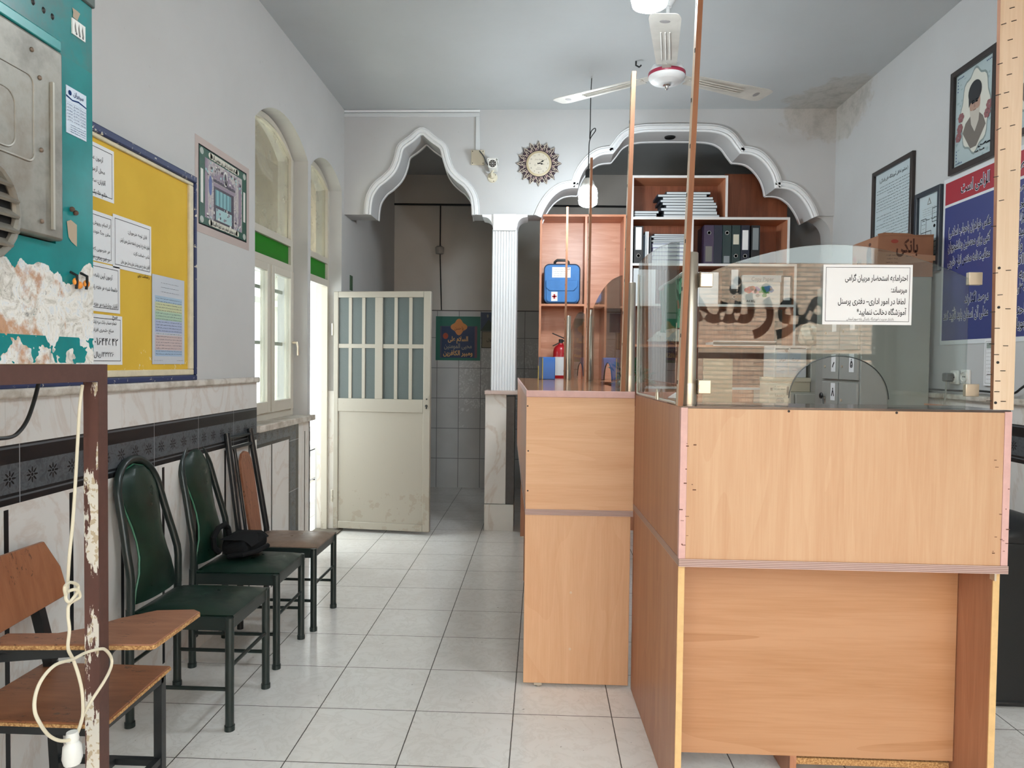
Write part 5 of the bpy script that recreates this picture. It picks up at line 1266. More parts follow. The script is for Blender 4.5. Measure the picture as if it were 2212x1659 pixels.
# security camera
cb = P(1064, 384, y=YB); cm_ = thing('security_camera', 'white bullet security camera on a round ivory wall mount', 'security camera', (cb.x, YB, cb.z))
obj('wall_mount', MB().lathe([(.042, 0), (.042, .008), (.036, .014), (.016, .016), (.014, .05)], (cb.x, YB, cb.z), 24, (0, -1, 0)), M['ivory'], cm_)
objs('mount_screw', MB().cyl((cb.x+.025, YB-.014, cb.z+.02), (cb.x+.025, YB-.017, cb.z+.02), .004, 8).cyl((cb.x+.01, YB-.014, cb.z-.033), (cb.x+.01, YB-.017, cb.z-.033), .004, 8), M['screw'], cm_)
ch_ = P(1065, 357, y=YB-.12)
obj('arm', MB().tube([(cb.x, YB-.05, cb.z), (cb.x-.004, YB-.075, cb.z+.02), (ch_.x, YB-.09, ch_.z-.03)], .010, 10), M['ivory'], cm_)
k = MB().prism(rr(ch_.x-.036, ch_.x+.036, ch_.z-.034, ch_.z+.036, .012), FY(YB-.17), 0, .14)
hs = obj('housing', k, M['white_plastic'], cm_)
obj('sun_shield', MB().prism([(ch_.x-.043, ch_.z+.012), (ch_.x-.043, ch_.z+.040), (ch_.x+.043, ch_.z+.040), (ch_.x+.043, ch_.z+.012), (ch_.x+.039, ch_.z+.012), (ch_.x+.039, ch_.z+.0365), (ch_.x-.039, ch_.z+.0365), (ch_.x-.039, ch_.z+.012)], FY(YB-.185), 0, .15), M['white_plastic'], cm_, bevel=.002)
obj('lens_ring', MB().lathe([(.029, -.001), (.029, .003), (.024, .004), (.012, .001)], (ch_.x, YB-.17, ch_.z), 24, (0, -1, 0)), M['screw'], hs)
obj('lens', MB().lathe([(.011, .0), (.010, .004), (0, .005)], (ch_.x, YB-.17, ch_.z), 16, (0, -1, 0)), M['chrome'], hs)
k = MB()
for i in range(8): k.ball((ch_.x+.019*math.cos(i*PI/4), YB-.1745, ch_.z+.019*math.sin(i*PI/4)), .0035, .002, .0035, 8, 6)
objs('infrared_diode', k, M['white_plastic'], hs)
jb0, jb1 = P(1018, 357, y=YB), P(1047, 325, y=YB)
jb = thing('junction_box', 'square ivory cover plate with four screws beside the camera', 'junction box', ((jb0.x+jb1.x)/2, YB, jb0.z))
obj('cover', MB().box(jb0.x, jb1.x, YB-.018, YB, jb0.z, jb1.z), M['ivory'], jb, bevel=.004)
k = MB()
for x in (jb0.x+.012, jb1.x-.012):
    for z in (jb0.z+.012, jb1.z-.012): k.cyl((x, YB-.0195, z), (x, YB-.017, z), .004, 8)
objs('screw', k, M['screw'], jb)
tag(obj('camera_lead', MB().tube(smooth_pts([P(1036, 326, y=YB-.02), P(1045, 338, y=YB-.05), P(1050, 350, y=YB-.055), P(1054, 356, y=YB-.028)]), .005, 8), plain('grey_cable', '55575a', .5)), 'short grey cable from the duct to the security camera', 'cable')
d0, d1, d2 = P(748, 245, y=YB), P(1037, 250, y=YB), P(1036, 325, y=YB)
du = thing('cable_duct', 'thin white cable duct along the top of the arched wall', 'cable duct', (d0.x, YB, 3.5))
dm = plain('grey_white_duct', 'c9cdcf', .5)
obj('duct_run', MB().box(XL+.001, d1.x, YB-.018, YB, 3.498, 3.530), dm, du, bevel=.003); obj('duct_run', MB().box(d1.x-.034, d1.x, YB-.018, YB, jb1.z, 3.498), dm, du, bevel=.003)
struct(obj('trim_11', MB().box(XL+.001, d1.x, YB-.012, YB, 3.535, 3.556), M['trimw']))
# ---------------------------------------------------------------- far wall of the back room
s_ = Sheet((P(941, 778, y=YN).x, YN-.002, P(941, 778, y=YN).z), *BW)
e = P(1038, 684, y=YN); W, H = e.x-s_.o.x, e.z-s_.o.z
tg = plain('poster_teal_border', '1f6a5c', .5); nv = plain('poster_navy', '22375a', .5); ogo = plain('poster_orange', 'd0874a', .5); og2 = plain('poster_gold', 'e0b069', .5); gr2 = plain('poster_grey_letters', '8f8d84', .5)
s_.slab(0, W, 0, H, .002, tg); s_.rect(W*.10, W*.93, H*.06, H*.78, plain('poster_inner_border', '4c4a62', .5), 1); s_.rect(W*.13, W*.87, H*.06, H*.77, nv, 2); s_.rect(W*.88, W*.93, H*.06, H*.78, plain('poster_side_strip', '6b4a58', .5), 2)
med = [(W*.52+W*.16*math.cos(a)*(1+.18*math.cos(4*a)), H*.76+H*.16*math.sin(a)*(1+.18*math.cos(4*a))) for a in [2*PI*i/32 for i in range(32)]]
s_.poly(med, ogo, 3); s_.text('یا حسن', W*.52, H*.70, .05, plain('poster_brown', '7b4526', .5), 'C', w_=W*.2, bold=.02, k=4); s_.disc(W*.22, H*.555, W*.06, H*.07, plain('poster_red', 'a8492f', .5), 3)
s_.text('السلام علی', W*.50, H*.44, .075, og2, 'C', w_=W*.45, bold=.02, k=4); s_.text('محیی المومنین', W*.50, H*.28, .075, gr2, 'C', w_=W*.62, bold=.02, k=4); s_.text('ومبیر الکافرین', W*.50, H*.12, .075, og2, 'C', w_=W*.66, bold=.02, k=4)
tag(obj('calligraphy_poster', s_.mb, None, None, smooth=False), 'teal and navy calligraphy poster with gold letters on the far wall', 'poster')
s_ = Sheet((P(1038, 715, y=YN).x, YN-.002, P(1038, 715, y=YN).z), *BW); e = P(1100, 675, y=YN); W, H = e.x-s_.o.x, e.z-s_.o.z
s_.slab(0, W, 0, H, .002, plain('poster_dusk_blue', '3b4b66', .5)); s_.poly([(0, 0), (W*.28, H*.62), (W*.62, 0)], plain('poster_dark_green_roof', '2c4038', .5), 1); s_.disc(W*.25, H*.8, .01, .02, gr2, 1)
tag(obj('house_poster', s_.mb, None, None, smooth=False), 'small dusk blue poster with a dark roof shape half behind the column', 'poster')
s_ = Sheet((P(1040, 752, y=YN).x, YN-.010, P(1040, 752, y=YN).z), *BW); e = P(1085, 716, y=YN); W, H = e.x-s_.o.x, e.z-s_.o.z
s_.slab(0, W, 0, H, .010, plain('sign_dark_edge', '3b3a35', .6)); s_.rect(.008, W-.008, .008, H-.008, plain('sign_beige', '8d8675', .6), 1); s_.text('مسئول', W*.55, H*.42, .05, M['ink'], 'C', k=2)
tag(obj('door_sign', s_.mb, None, None, smooth=False), 'small beige framed sign under the house poster', 'sign')
p = P(951, 542, y=YN); lb = thing('lamp_holder', 'grey lamp holder box hanging on a cable on the far wall', 'lamp holder', (p.x, YN, p.z))
obj('box', MB().lathe([(0, -.045), (.045, -.04), (.05, .03), (.03, .045), (0, .045)], (p.x, YN-.05, p.z), 20), plain('grey_box', 'a3a3a0', .6), lb)
ca, cb2 = P(849, 442, y=YN), P(951, 668, y=YN)
tag(obj('wall_cable', MB().cyl((XL, YN-.012, 3.225), (3.3, YN-.012, 3.19), .012, 8), M['black']), 'black cable running level along the top of the far wall', 'cable')
tag(obj('wall_cable', MB().tube([(p.x-.0, YN-.008, 3.22), (p.x, YN-.008, p.z+.04)], .008, 6), M['black']), 'black cable dropping to the lamp holder on the far wall', 'cable')
tag(obj('wall_cable', MB().tube([(p.x, YN-.008, p.z-.04), (p.x+.02, YN-.008, 2.03)], .007, 6), M['black']), 'thin cable dropping below the lamp holder on the far wall', 'cable')
g0, g1_ = P(750, 622, x=XL), P(759, 596, x=XL)
tag(obj('green_plate', MB().box(XL, XL+.006, YB+.19, YB+.27, 2.06, 2.19), plain('dark_green_plate', '2f5238', .4)), 'small dark green plate on the passage wall above the door', 'plate')
# ---------------------------------------------------------------- tall open bookcase beside the column
YS, YE = 3.70, 4.0
bc = thing('bookcase', 'tall cherry bookcase with a first aid bag and a fire extinguisher', 'bookcase', (1.235, 3.85, 0))
bx0, bx1, bz1, bd = .868, 1.600, 2.708, 1.262
def panel(name, x0, x1, y0, y1, z0, z1, mat, par): return obj(name, MB().box(x0, x1, y0, y1, z0, z1), mat, par)
panel('side_panel', bx0, bx0+.018, YS, YE, 0, bz1, M['shelf'], bc); panel('side_panel', bx1-.018, bx1, YS, YE, 0, bz1, M['shelf'], bc)
panel('divider', bd-.009, bd+.009, YS, YE-.012, .1, bz1-.018, M['shelf'], bc)
panel('top_board', bx0+.018, bx1-.018, YS, YE, bz1-.018, bz1, M['shelf_h'], bc)
panel('back_panel', bx0+.018, bx1-.018, YE-.012, YE, .1, bz1-.018, wood('cherry_back', 'cf9a7e', 'b97c5c', 'x'), bc)
for z in (1.945, 1.30): panel('shelf', bx0+.018, bd-.009, YS+.002, YE-.012, z-.018, z, M['shelf_h'], bc)
panel('shelf', bd+.009, bx1-.018, YS+.002, YE-.012, 1.93-.018, 1.93, M['shelf_h'], bc); panel('shelf', bd+.009, bx1-.018, YS+.002, YE-.012, 1.28, 1.30, M['shelf_h'], bc)
panel('plinth', bx0+.018, bx1-.018, YS+.01, YS+.03, 0, .1, M['shelf_h'], bc)
sh = thing('shelving_unit', 'stepped shelving with white front edges full of binders and registers', 'shelving', (2.3, 3.85, 0))
sx0, sx1, sx2 = 1.640, 2.432, 2.955
def shelf_board(x0, x1, z, th=.022):
    s_ = panel('shelf', x0, x1, YS+.004, YE-.012, z-th, z-.0015, M['shelf_h'], sh); panel('front_edge', x0, x1, YS, YS+.004, z-th, z-.0015, M['white_edge'], s_)
def upright(x, z0, z1, th=.02):
    s_ = panel('upright', x, x+th, YS+.004, YE-.012, z0, z1, M['shelf'], sh); panel('front_edge', x, x+th, YS, YS+.004, z0, z1, M['white_edge'], s_)
ZA, ZB_, ZC_, ZD, ZE_ = 3.04, 2.690, 2.298, 1.955, 1.62
shelf_board(sx0, sx1+.02, ZA); upright(sx1, ZB_, ZA-.022); upright(sx0, 0, ZA-.022); shelf_board(sx0+.02, sx2+.02, ZB_)
upright(sx2, ZC_, ZB_-.022); upright(3.02, .6, ZC_-.022); shelf_board(sx0+.02, 3.04, ZC_); upright(2.150, ZC_, ZB_-.022); shelf_board(sx0+.02, 3.02, ZD); upright(2.06, 1.25, 1.584); shelf_board(sx0+.02, 3.02, 1.25); upright(2.34, ZD, ZC_-.022) if False else None
panel('back_panel', sx0+.02, sx1, YE-.012, YE, ZB_, ZA-.022, M['shelf_dark'], sh); panel('back_panel', sx0+.02, sx2, YE-.012, YE, .6, ZB_-.022, M['shelf_dark'], sh)
panel('base_panel', sx0+.02, sx2, YS+.02, YS+.04, 0, 1.228, M['shelf'], sh)
tag(obj('backing_board', MB().box(2.50, 3.05, YE+.005, YE+.02, 2.3, 3.13), M['shelf_dark']), 'plain brown board standing behind the shelving beside the big arch', 'board')
# registers and papers lying flat
rnd = random.Random(11)
BK = [plain('book_'+c, c, .6) for c in ('23303c', '1b2226', '2c3440', '3b3f44', '1e2a2e')]
pg = plain('page_block', 'c9cfd2', .8)
def register(x, y, z, wx, wy, h, rz, cov, label, group):
    b = thing('register_book', label, 'book', (x, y, z), 0, group)
    c, s = math.cos(rz), math.sin(rz); ax, ay = (c, s, 0), (-s, c, 0)
    obj('cover', MB().obox((x, y, z+.0012), ax, ay, (0, 0, 1), wx/2, wy/2, .0012).obox((x, y, z+h-.0012), ax, ay, (0, 0, 1), wx/2, wy/2, .0012).obox(Vector((x, y, z+h/2))-Vector(ax)*(wx/2-.001), ax, ay, (0, 0, 1), .0012, wy/2, h/2-.002), cov, b)
    obj('pages', MB().obox(Vector((x, y, z+h/2))+Vector(ax)*.002, ax, ay, (0, 0, 1), wx/2-.006, wy/2-.004, h/2-.0026), pg, b)
    return z+h
names = ('dark register lying lowest in the pile on the upper shelf', 'dark register second from below in the pile on the upper shelf', 'dark register third from below in the pile on the upper shelf', 'dark register in the middle of the pile on the upper shelf', 'thin register above the middle of the pile on the upper shelf', 'register with dog eared pages in the pile on the upper shelf', 'grey register third from the top of the pile on the upper shelf', 'wide register second from the top of the pile on the upper shelf', 'slim register tilted on top of the pile on the upper shelf')
z = ZB_
for i, nm in enumerate(names):
    h = (.024, .030, .026, .024, .024, .022, .024, .022, .022)[i]
    z = register(2.125+(.03, .02, .0, .03, .01, -.01, .0, -.05, .0)[i], YS+.15, z, .46+(.02, 0, .02, -.02, .0, .0, -.03, -.04, -.08)[i], .24, h, rnd.uniform(-.05, .05), BK[i % 5], nm, 'registers piled on the upper shelf')
z = ZB_
for i, nm in enumerate(('thin pale folder lying lowest beside the board on the upper shelf', 'pale folder second from below beside the board on the upper shelf', 'wide pale folder on top of the short pile on the upper shelf')):
    z = register(1.765+(.0, .0, .01)[i], YS+.15, z, (.20, .20, .215)[i], .22, (.018, .018, .022)[i], 0, BK[i], nm, 'folders in the short pile on the upper shelf')
# lever arch binders
def binder(label, x, z, wd, h, cov, lab=None, ring=True, d=.26, group='lever arch binders on the middle shelf'):
    b = thing('ring_binder', label, 'binder', (x+wd/2, YS+.02, z), 0, group)
    y0 = YS+.012
    obj('cover', MB().box(x, x+.004, y0, y0+d, z, z+h).box(x+wd-.004, x+wd, y0, y0+d, z, z+h).box(x+.004, x+wd-.004, y0, y0+.004, z, z+h), cov, b)
    obj('pages', MB().box(x+.007, x+wd-.007, y0+.012, y0+d-.01, z+.01, z+h-.02), pg, b)
    if lab:
        u0, u1, mat = lab; k = obj('spine_label', MB().box(x+wd*.16, x+wd*.84, y0-.0012, y0, z+h*u0, z+h*u1), mat, b)
    if ring:
        zr = z+h*(.2 if not lab or lab[0] > .3 else .8)
        obj('finger_ring', MB().lathe([(.012, 0), (.012, .003), (.017, .003), (.017, 0)], (x+wd/2, y0, zr), 20, (0, -1, 0)), M['chrome'], b)
    return b
dkb = plain('binder_black', '171b20', .4); dgr = plain('binder_dark_green', '1d3335', .4); dpl = plain('binder_plum', '3a3048', .4); dbl = plain('binder_ink_blue', '1a2233', .4)
greyl = plain('grey_label', '7f868a', .7); yel = plain('ivory_label', 'c7c4b4', .7); dl = plain('dim_label', '6d6b66', .7)
binder('black binder with a long white label beside the corner board', 1.672, ZC_, .075, .315, dkb, (.36, .97, M['paper']))
binder('plum binder with a round steel button and grey label', 2.262, ZC_, .082, .325, dpl, (.05, .45, dl), True)
binder('dark green binder with a bare finger ring near its top', 2.418, ZC_, .072, .325, dgr, (.02, .2, greyl), True)
binder('dark green binder with a pale square label', 2.496, ZC_, .070, .325, dgr, (.50, .76, yel))
binder('dark blue binder with a long white handwritten label', 2.572, ZC_, .072, .325, dbl, (.36, .87, M['paper']))
binder('dark binder with a glossy greenish label at the end of the row', 2.658, ZC_, .072, .325, dkb, (.36, .93, greyl), False)
binder('plain black binder standing in shadow between the plum and green ones', 2.346, ZC_, .068, .325, dbl, None, False)
for i, (x, h, c, lb_) in enumerate(((1.752, .24, BK[0], 'thin dark folder standing next to the black binder'), (1.768, .27, pg, 'thin white folder standing next to the black binder'), (1.784, .27, M['paper'], 'second thin white folder leaning beside the black binder'), (1.806, .23, BK[3], 'thin grey folder leaning against the violet books'))):
    t = tag(obj('standing_folder', MB().box(x, x+.012, YS+.02, YS+.23, ZC_, ZC_+h), c), lb_, 'folder', 'thin folders standing on the middle shelf')
vio = plain('violet_cover', '4a4880', .5); z = ZC_
for i, nm in enumerate(('violet book at the bottom of its pile on the middle shelf', 'violet book second from below in its pile', 'violet book third from below in its pile', 'violet book fourth from below in its pile', 'violet book on top of the violet pile under the papers')):
    z = register(1.975+.004*(i % 2), YS+.15, z, .30, .22, .034, 0, vio, nm, 'violet books piled on the middle shelf')
for i, nm in enumerate(('pale ragged file lowest of the files above the violet books', 'pale ragged file second above the violet books', 'ragged file with dark spine above the violet books', 'pale file near the top above the violet books', 'wide pale file lying on top above the violet books')):
    z = register(1.975+rnd.uniform(-.015, .015), YS+.15, z, .30, .22, .017, rnd.uniform(-.04, .04), BK[i % 3], nm, 'ragged files above the violet books')
# third row
wp = thing('paper_ream', 'stack of white paper behind the flag on the shelving', 'paper stack', (1.76, 3.8, ZD)); obj('sheets', MB().box(1.672, 1.86, YS+.02, YS+.28, ZD, ZD+.29), M['paper'], wp); obj('wrapper_fold', MB().box(1.671, 1.72, YS+.017, YS+.02, ZD, ZD+.30), pg, wp)
pr0, pr1 = P(1510, 657, y=YS-.03), P(1555, 598, y=YS-.03)
wb = thing('white_carton', 'tall white carton behind the steel clip of the front glass', 'box', ((pr0.x+pr1.x)/2, YS, ZD)); obj('body', MB().box(pr0.x-.06, pr1.x, YS+.01, YS+.22, ZD, ZD+.27), M['paper'], wb, bevel=.003)
binder('black binder with a tall crooked white label beside the paper box', P(1577, 600, y=YS).x, ZD, 0.085, .308, dkb, (.42, .95, M['paper']), True, group='binders on the lower shelf')
binder('black binder with a narrow white label on the other side of the paper box', 2.925, ZD, .078, .245, dkb, (.15, .95, M['paper']), False, group='binders on the lower shelf')
c0, c1_ = P(1604, 662, y=YS-.01), P(1686, 605, y=YS-.01)
pb = thing('paper_box', 'white copy paper carton printed with red blue and green splashes', 'box', ((c0.x+c1_.x)/2, YS, ZD))
H = .245; W = c1_.x-c0.x
obj('carton', MB().box(c0.x, c1_.x, YS-.008, YS+.27, ZD, ZD+H-.05), plain('carton_white', 'd6d4d0', .6), pb)
obj('lid', MB().box(c0.x-.004, c1_.x+.006, YS-.012, YS+.274, ZD+H-.06, ZD+H), plain('carton_lid', 'b9bcbe', .6), pb, bevel=.002)
s_ = Sheet((c0.x, YS-.0085, ZD), *BW)
rd_, bl_, gn_, pk_, pu_ = plain('splash_red', 'b23a40', .5), plain('splash_blue', '3d77ad', .5), plain('splash_green', '3a8c4c', .5), plain('splash_pink', 'dba0a4', .5), plain('splash_violet', '8a7fb0', .5)
for u, v, r, mat in ((.12, .48, .026, rd_), (.20, .52, .030, rd_), (.16, .44, .022, rd_), (.26, .55, .024, rd_), (.30, .47, .030, pk_), (.38, .44, .026, pk_), (.36, .55, .020, pu_), (.42, .5, .016, pu_), (.62, .52, .030, bl_), (.70, .55, .028, bl_), (.76, .48, .022, bl_), (.55, .45, .022, gn_), (.60, .38, .016, gn_), (.58, .30, .020, gn_), (.68, .40, .012, gn_), (.40, .30, .018, greyl), (.52, .55, .018, gn_), (.46, .42, .012, gn_)):
    s_.disc(W*u, H*v, r, r*.8, mat, 1+int(u*10) % 3, 14)
s_.text('Copy Paper', W*.52, H*.80, .045, greyl, 'C', w_=W*.6, bold=.02, k=16); s_.text('A4 80g', W*.10, H*.07, .026, M['ink'], 'L', k=2)
obj('print', s_.mb, None, pb, smooth=False)
# first aid bag
fb0, fb1 = P(1175, 652, y=YS+.02), P(1253, 571, y=YS+.02)
fa = thing('first_aid_bag', 'blue first aid bag with a red cross badge and white label', 'bag', ((fb0.x+fb1.x)/2, YS+.1, 1.946))
blu = plain('blue_nylon', '3c78b8', .6, 0, .4, .12, 20); blk = plain('navy_trim', '15233f', .6)
W = fb1.x-fb0.x; Hh = fb1.z-1.953; xo = fb0.x
obj('body', MB().prism([(xo+a, 1.953+b) for a, b in rr(0, W, 0, Hh, .045)], FY(YS+.03), 0, .15), blu, fa, bevel=.012)
obj('front_pocket', MB().prism([(xo+a, 1.953+b) for a, b in rr(.02, W-.02, .01, Hh*.50, .03)], FY(YS+.018), 0, .014), blu, fa, bevel=.006)
obj('pocket_flap', MB().prism([(xo+W*.05, 1.953+Hh*.58), (xo+W*.05, 1.953+Hh*.40), (xo+W*.14, 1.953+Hh*.32), (xo+W*.84, 1.953+Hh*.32), (xo+W*.94, 1.953+Hh*.42), (xo+W*.94, 1.953+Hh*.58)], FY(YS+.010), 0, .012), blu, fa, bevel=.004)
obj('zip_piping', MB().tube([(xo+a, YS+.030, 1.953+b) for a, b in rr(0, W, 0, Hh, .045, 6)], .005, 6, True).tube([(xo+a, YS+.18, 1.953+b) for a, b in rr(0, W, 0, Hh, .045, 6)], .005, 6, True), blk, fa)
obj('carry_handle', MB().tube([(xo+W*.29, YS+.1, 1.953+Hh-.002), (xo+W*.30, YS+.1, 1.953+Hh+.03), (xo+W*.36, YS+.1, 1.953+Hh+.045), (xo+W*.62, YS+.1, 1.953+Hh+.045), (xo+W*.68, YS+.1, 1.953+Hh+.03), (xo+W*.69, YS+.1, 1.953+Hh-.002)], .012, 8), M['black'], fa)
s_ = Sheet((xo, YS+.0285, 1.953), *BW); s_.rect(W*.22, W*.74, Hh*.66, Hh*.93, M['paper'], 1); rnd = random.Random(3)
for i in range(4): s_.scrib(W*.26, W*.70, Hh*(.87-.055*i), .007, gy, rnd, 2)
s_.frame(W*.60, W*.71, Hh*.86, Hh*.92, .003, M['ink_blue'], 2); obj('label', s_.mb, None, fa, smooth=False)
s_ = Sheet((xo, YS+.0165, 1.953), *BW); s_.rect(W*.20, W*.38, Hh*.05, Hh*.29, M['paper'], 1); rc = plain('cross_red', 'b8242c', .5)
s_.rect(W*.265, W*.315, Hh*.11, Hh*.23, rc, 2); s_.rect(W*.225, W*.355, Hh*.15, Hh*.19, rc, 2); obj('cross_badge', s_.mb, None, fa, smooth=False)
# fire extinguisher and blue box
ex = P(1212, 812, y=YS+.05); ex = Vector((ex.x-.005, YS+.10, 1.301)); fe = thing('fire_extinguisher', 'red fire extinguisher standing in the bookcase', 'fire extinguisher', ex)
red = plain('extinguisher_red', 'b01c26', .28)
obj('cylinder', MB().lathe([(.0, 0), (.062, .002), (.066, .01), (.066, .235), (.060, .265), (.045, .285), (.026, .297), (.022, .31), (0, .31)], ex, 28), red, fe)
obj('label', MB().prism([(ex.x+.067*math.sin(a), ex.y-.067*math.cos(a)) for a in [-.9+1.4*i/10 for i in range(11)]]+[(ex.x+.0655*math.sin(a), ex.y-.0655*math.cos(a)) for a in [.5-1.4*i/10 for i in range(11)]], FZ(ex.z), .03, .19), M['paper'], fe)
obj('valve', MB().cyl(ex+Z*.31, ex+Z*.345, .018, 14).cyl(ex+Z*.33, ex+Vector((.05, -.01, .33)), .008, 8), M['black'], fe)
obj('lever', MB().beam(ex+Vector((.03, 0, .352)), ex+Vector((-.075, -.02, .395)), .018, .008), M['black'], fe); obj('carry_handle', MB().beam(ex+Vector((.03, 0, .336)), ex+Vector((-.07, -.02, .285)), .018, .008), M['black'], fe)
q0, q1 = P(1160, 812, z=1.312), P(1200, 812, z=1.312)
by = 2.95; b0, b1 = P(1162, 811, y=by), P(1199, 811, y=by); hz = P(1180, 771, y=by).z-1.312; wd = b1.x-b0.x
bb2 = thing('tape_dispenser_box', 'small blue box with a dark blue and yellow end on the counter', 'box', ((b0.x+b1.x)/2, by, 1.312))
pr = [(0, 0), (.13, 0), (.13, hz*.5), (.11, hz), (.03, hz), (0, hz*.62)]
obj('body', MB().prism([(by+a, 1.312+b) for a, b in pr], lambda u, v, w_: Vector((b0.x+.035+w_, u, v)), 0, wd-.035), plain('bright_blue', '2a66b5', .4), bb2, bevel=.004)
obj('end_face', MB().prism([(by+a, 1.312+b) for a, b in pr], lambda u, v, w_: Vector((b0.x+.004+w_, u, v)), 0, .03), plain('dark_blue_end', '2d3a52', .4), bb2, bevel=.002)
objs('yellow_edge', MB().box(b0.x, b0.x+.006, by-.003, by+.004, 1.312, 1.312+hz*.6).box(b0.x+.032, b0.x+.038, by-.003, by+.004, 1.312, 1.312+hz*.95), plain('yellow_strip', 'c9b04a', .5), bb2)
# potted plant behind the counter glass
pc = Vector((1.43, 1.75, 1.05)); pp_ = thing('potted_plant', 'small leafy plant in a clay pot behind the counter glass', 'plant', (pc.x, pc.y, .99))
stp = thing('plant_stand', 'low wooden stand carrying the potted plant behind the counter', 'stand', (pc.x, pc.y, 0)); obj('top', MB().box(pc.x-.14, pc.x+.14, pc.y-.14, pc.y+.14, 1.16, 1.19), M['shelf_h'], stp)
for i in (-1, 1):
    for j in (-1, 1): obj('leg', MB().box(pc.x+i*.11-.015, pc.x+i*.11+.015, pc.y+j*.11-.015, pc.y+j*.11+.015, 0, 1.16), M['shelf'], stp)
pp_.location.z = 1.19; zc = 1.19
obj('pot', MB().lathe([(0, 0), (.055, 0), (.072, .11), (.078, .11), (.078, .13), (.066, .13), (.064, .10), (0, .10)], (pc.x, pc.y, zc), 20), plain('clay_pot', '8a5440', .7), pp_)
rnd = random.Random(7); k = MB()
for i in range(46):
    a = rnd.uniform(0, 2*PI); el = rnd.uniform(.2, 1.4); L = rnd.uniform(.08, .17); d = Vector((math.cos(a)*math.cos(el), math.sin(a)*math.cos(el), math.sin(el)))
    s0 = Vector((pc.x, pc.y, zc+.10)); c_ = s0+d*L; sd = d.cross(Z).normalized(); nn = sd.cross(d)
    tip = c_+d*.07-Z*.025
    k.add([c_-d*.01, c_+d*.03+sd*.022, tip, c_+d*.03-sd*.022, c_+d*.03+nn*.006], [(0, 1, 4), (1, 2, 4), (2, 3, 4), (3, 0, 4)])
obj('foliage', k, plain('plant_green', '2f5c33', .5, 0, .5, .3, 25), pp_, fix=False)
k = MB()
for i in range(9):
    a = rnd.uniform(0, 2*PI); k.tube([(pc.x, pc.y, zc+.10), (pc.x+.03*math.cos(a), pc.y+.03*math.sin(a), zc+.17), (pc.x+.07*math.cos(a), pc.y+.07*math.sin(a), zc+.22)], .003, 5)
obj('stem', k, plain('stem_green', '46603a', .6), pp_)
# ---------------------------------------------------------------- lockers, cartons and loose boxes behind the desk
lk = thing('locker_unit', 'grey metal locker unit with Persian numbered doors against the wall', 'locker', (3.07, 2.35, 0))
gm = plain('grey_locker_paint', '8f918c', .4, 0, .5, .06, 6); gd = plain('grey_locker_door', '999b97', .38, 0, .5, .06, 6)
LX, LY0, LY1, LZ = 2.845, 1.99, 2.72, 1.985
obj('cabinet', MB().box(LX+.003, XR-.042, LY0, LY1, 0, LZ), gm, lk, bevel=.004)
cols = [(LY0+.02, LY0+.285), (LY0+.30, LY0+.565)]; rows = [(1.80, 1.96), (1.535, 1.79), (1.345, 1.525), (1.10, 1.335), (.85, 1.09), (.60, .84), (.30, .59)]
nums = {(0, 1): '۳', (1, 1): '۴', (0, 2): '۵', (1, 2): '۶', (1, 3): '۸'}
for ci, (y0, y1) in enumerate(cols):
    for ri, (z0, z1) in enumerate(rows):
        d = obj('door', MB().box(LX-.012, LX+.003, y0, y1, z0+.006, z1-.004), gd, lk, bevel=.002)
        obj('lock', MB().cyl((LX-.012, y1-.05, (z0+z1)/2), (LX-.018, y1-.05, (z0+z1)/2), .009, 10), M['steel'], d)
        if (ci, ri) in nums:
            s_ = Sheet((LX-.0122, y0+.115, z1-.125), (0, -1, 0), (0, 0, 1)); s_.slab(0, .07, 0, .115, .0006, M['paper']); s_.text(nums[(ci, ri)], .035, .03, .075, M['ink'], 'C', bold=.04)
            obj('number_label', s_.mb, None, d, smooth=False)
ky = thing('locker_key', 'black headed key with a fob hanging in a lower locker door', 'key', (LX-.02, LY0+.515, 1.21))
obj('head', MB().ball((LX-.036, LY0+.515, 1.235), .010, .028, .022, 14, 10).cyl((LX-.018, LY0+.515, 1.2175), (LX-.03, LY0+.515, 1.23), .004, 8), M['black'], ky); obj('fob', MB().tube([(LX-.03, LY0+.50, 1.23), (LX-.03, LY0+.49, 1.20), (LX-.03, LY0+.485, 1.17)], .005, 6), plain('grey_fob', '5a5a58', .5), ky)
# cardboard carton
cbm = MT('brown_cardboard', '8a6048', .85); cbm.base(cbm.ramp(cbm.noise(cbm.co(), 6, 5), [(.3, '825942'), (.7, '94694f')])); cbm = cbm.m
cx0, cx1, cy0, cy1, cz0 = 2.935, 3.268, 2.0, 2.36, LZ
cz1 = 2.235
cbx = thing('cardboard_carton', 'brown cardboard carton with hand drawn lettering on top of the lockers', 'carton', ((cx0+cx1)/2, 2.18, cz0))
obj('body', MB().box(cx0, cx1, cy0, cy1, cz0, cz1), cbm, cbx, bevel=.003)
obj('torn_flap', MB().prism([(cx0, cz1), (cx1, cz1), (cx1, cz1+.008), (cx0+.22, cz1+.004), (cx0+.18, cz1+.014), (cx0+.04, cz1+.018), (cx0, cz1+.01)], FY(cy0), 0, .004), cbm, cbx)
lt = plain('carton_lettering', '4a2c20', .9); s_ = Sheet((cx0, cy0-.0008, cz0), *BW)
s_.text('بانکی', .24, .15, .11, lt, 'R', w_=.13, bold=.03); s_.disc(.10, .215, .022, .012, plain('carton_red_oval', '8d3f33', .9))
rnd = random.Random(6)
for i in range(3): s_.scrib(.05, .12, .13-.022*i, .009, lt, rnd)
s_.scrib(.17, .22, .125, .009, lt, rnd); s_.poly([(.0, .06), (.35, .10), (.35, .13), (.0, .155)], plain('clear_tape', '9d7a62', .3), 1)
obj('lettering', s_.mb, None, cbx, smooth=False)
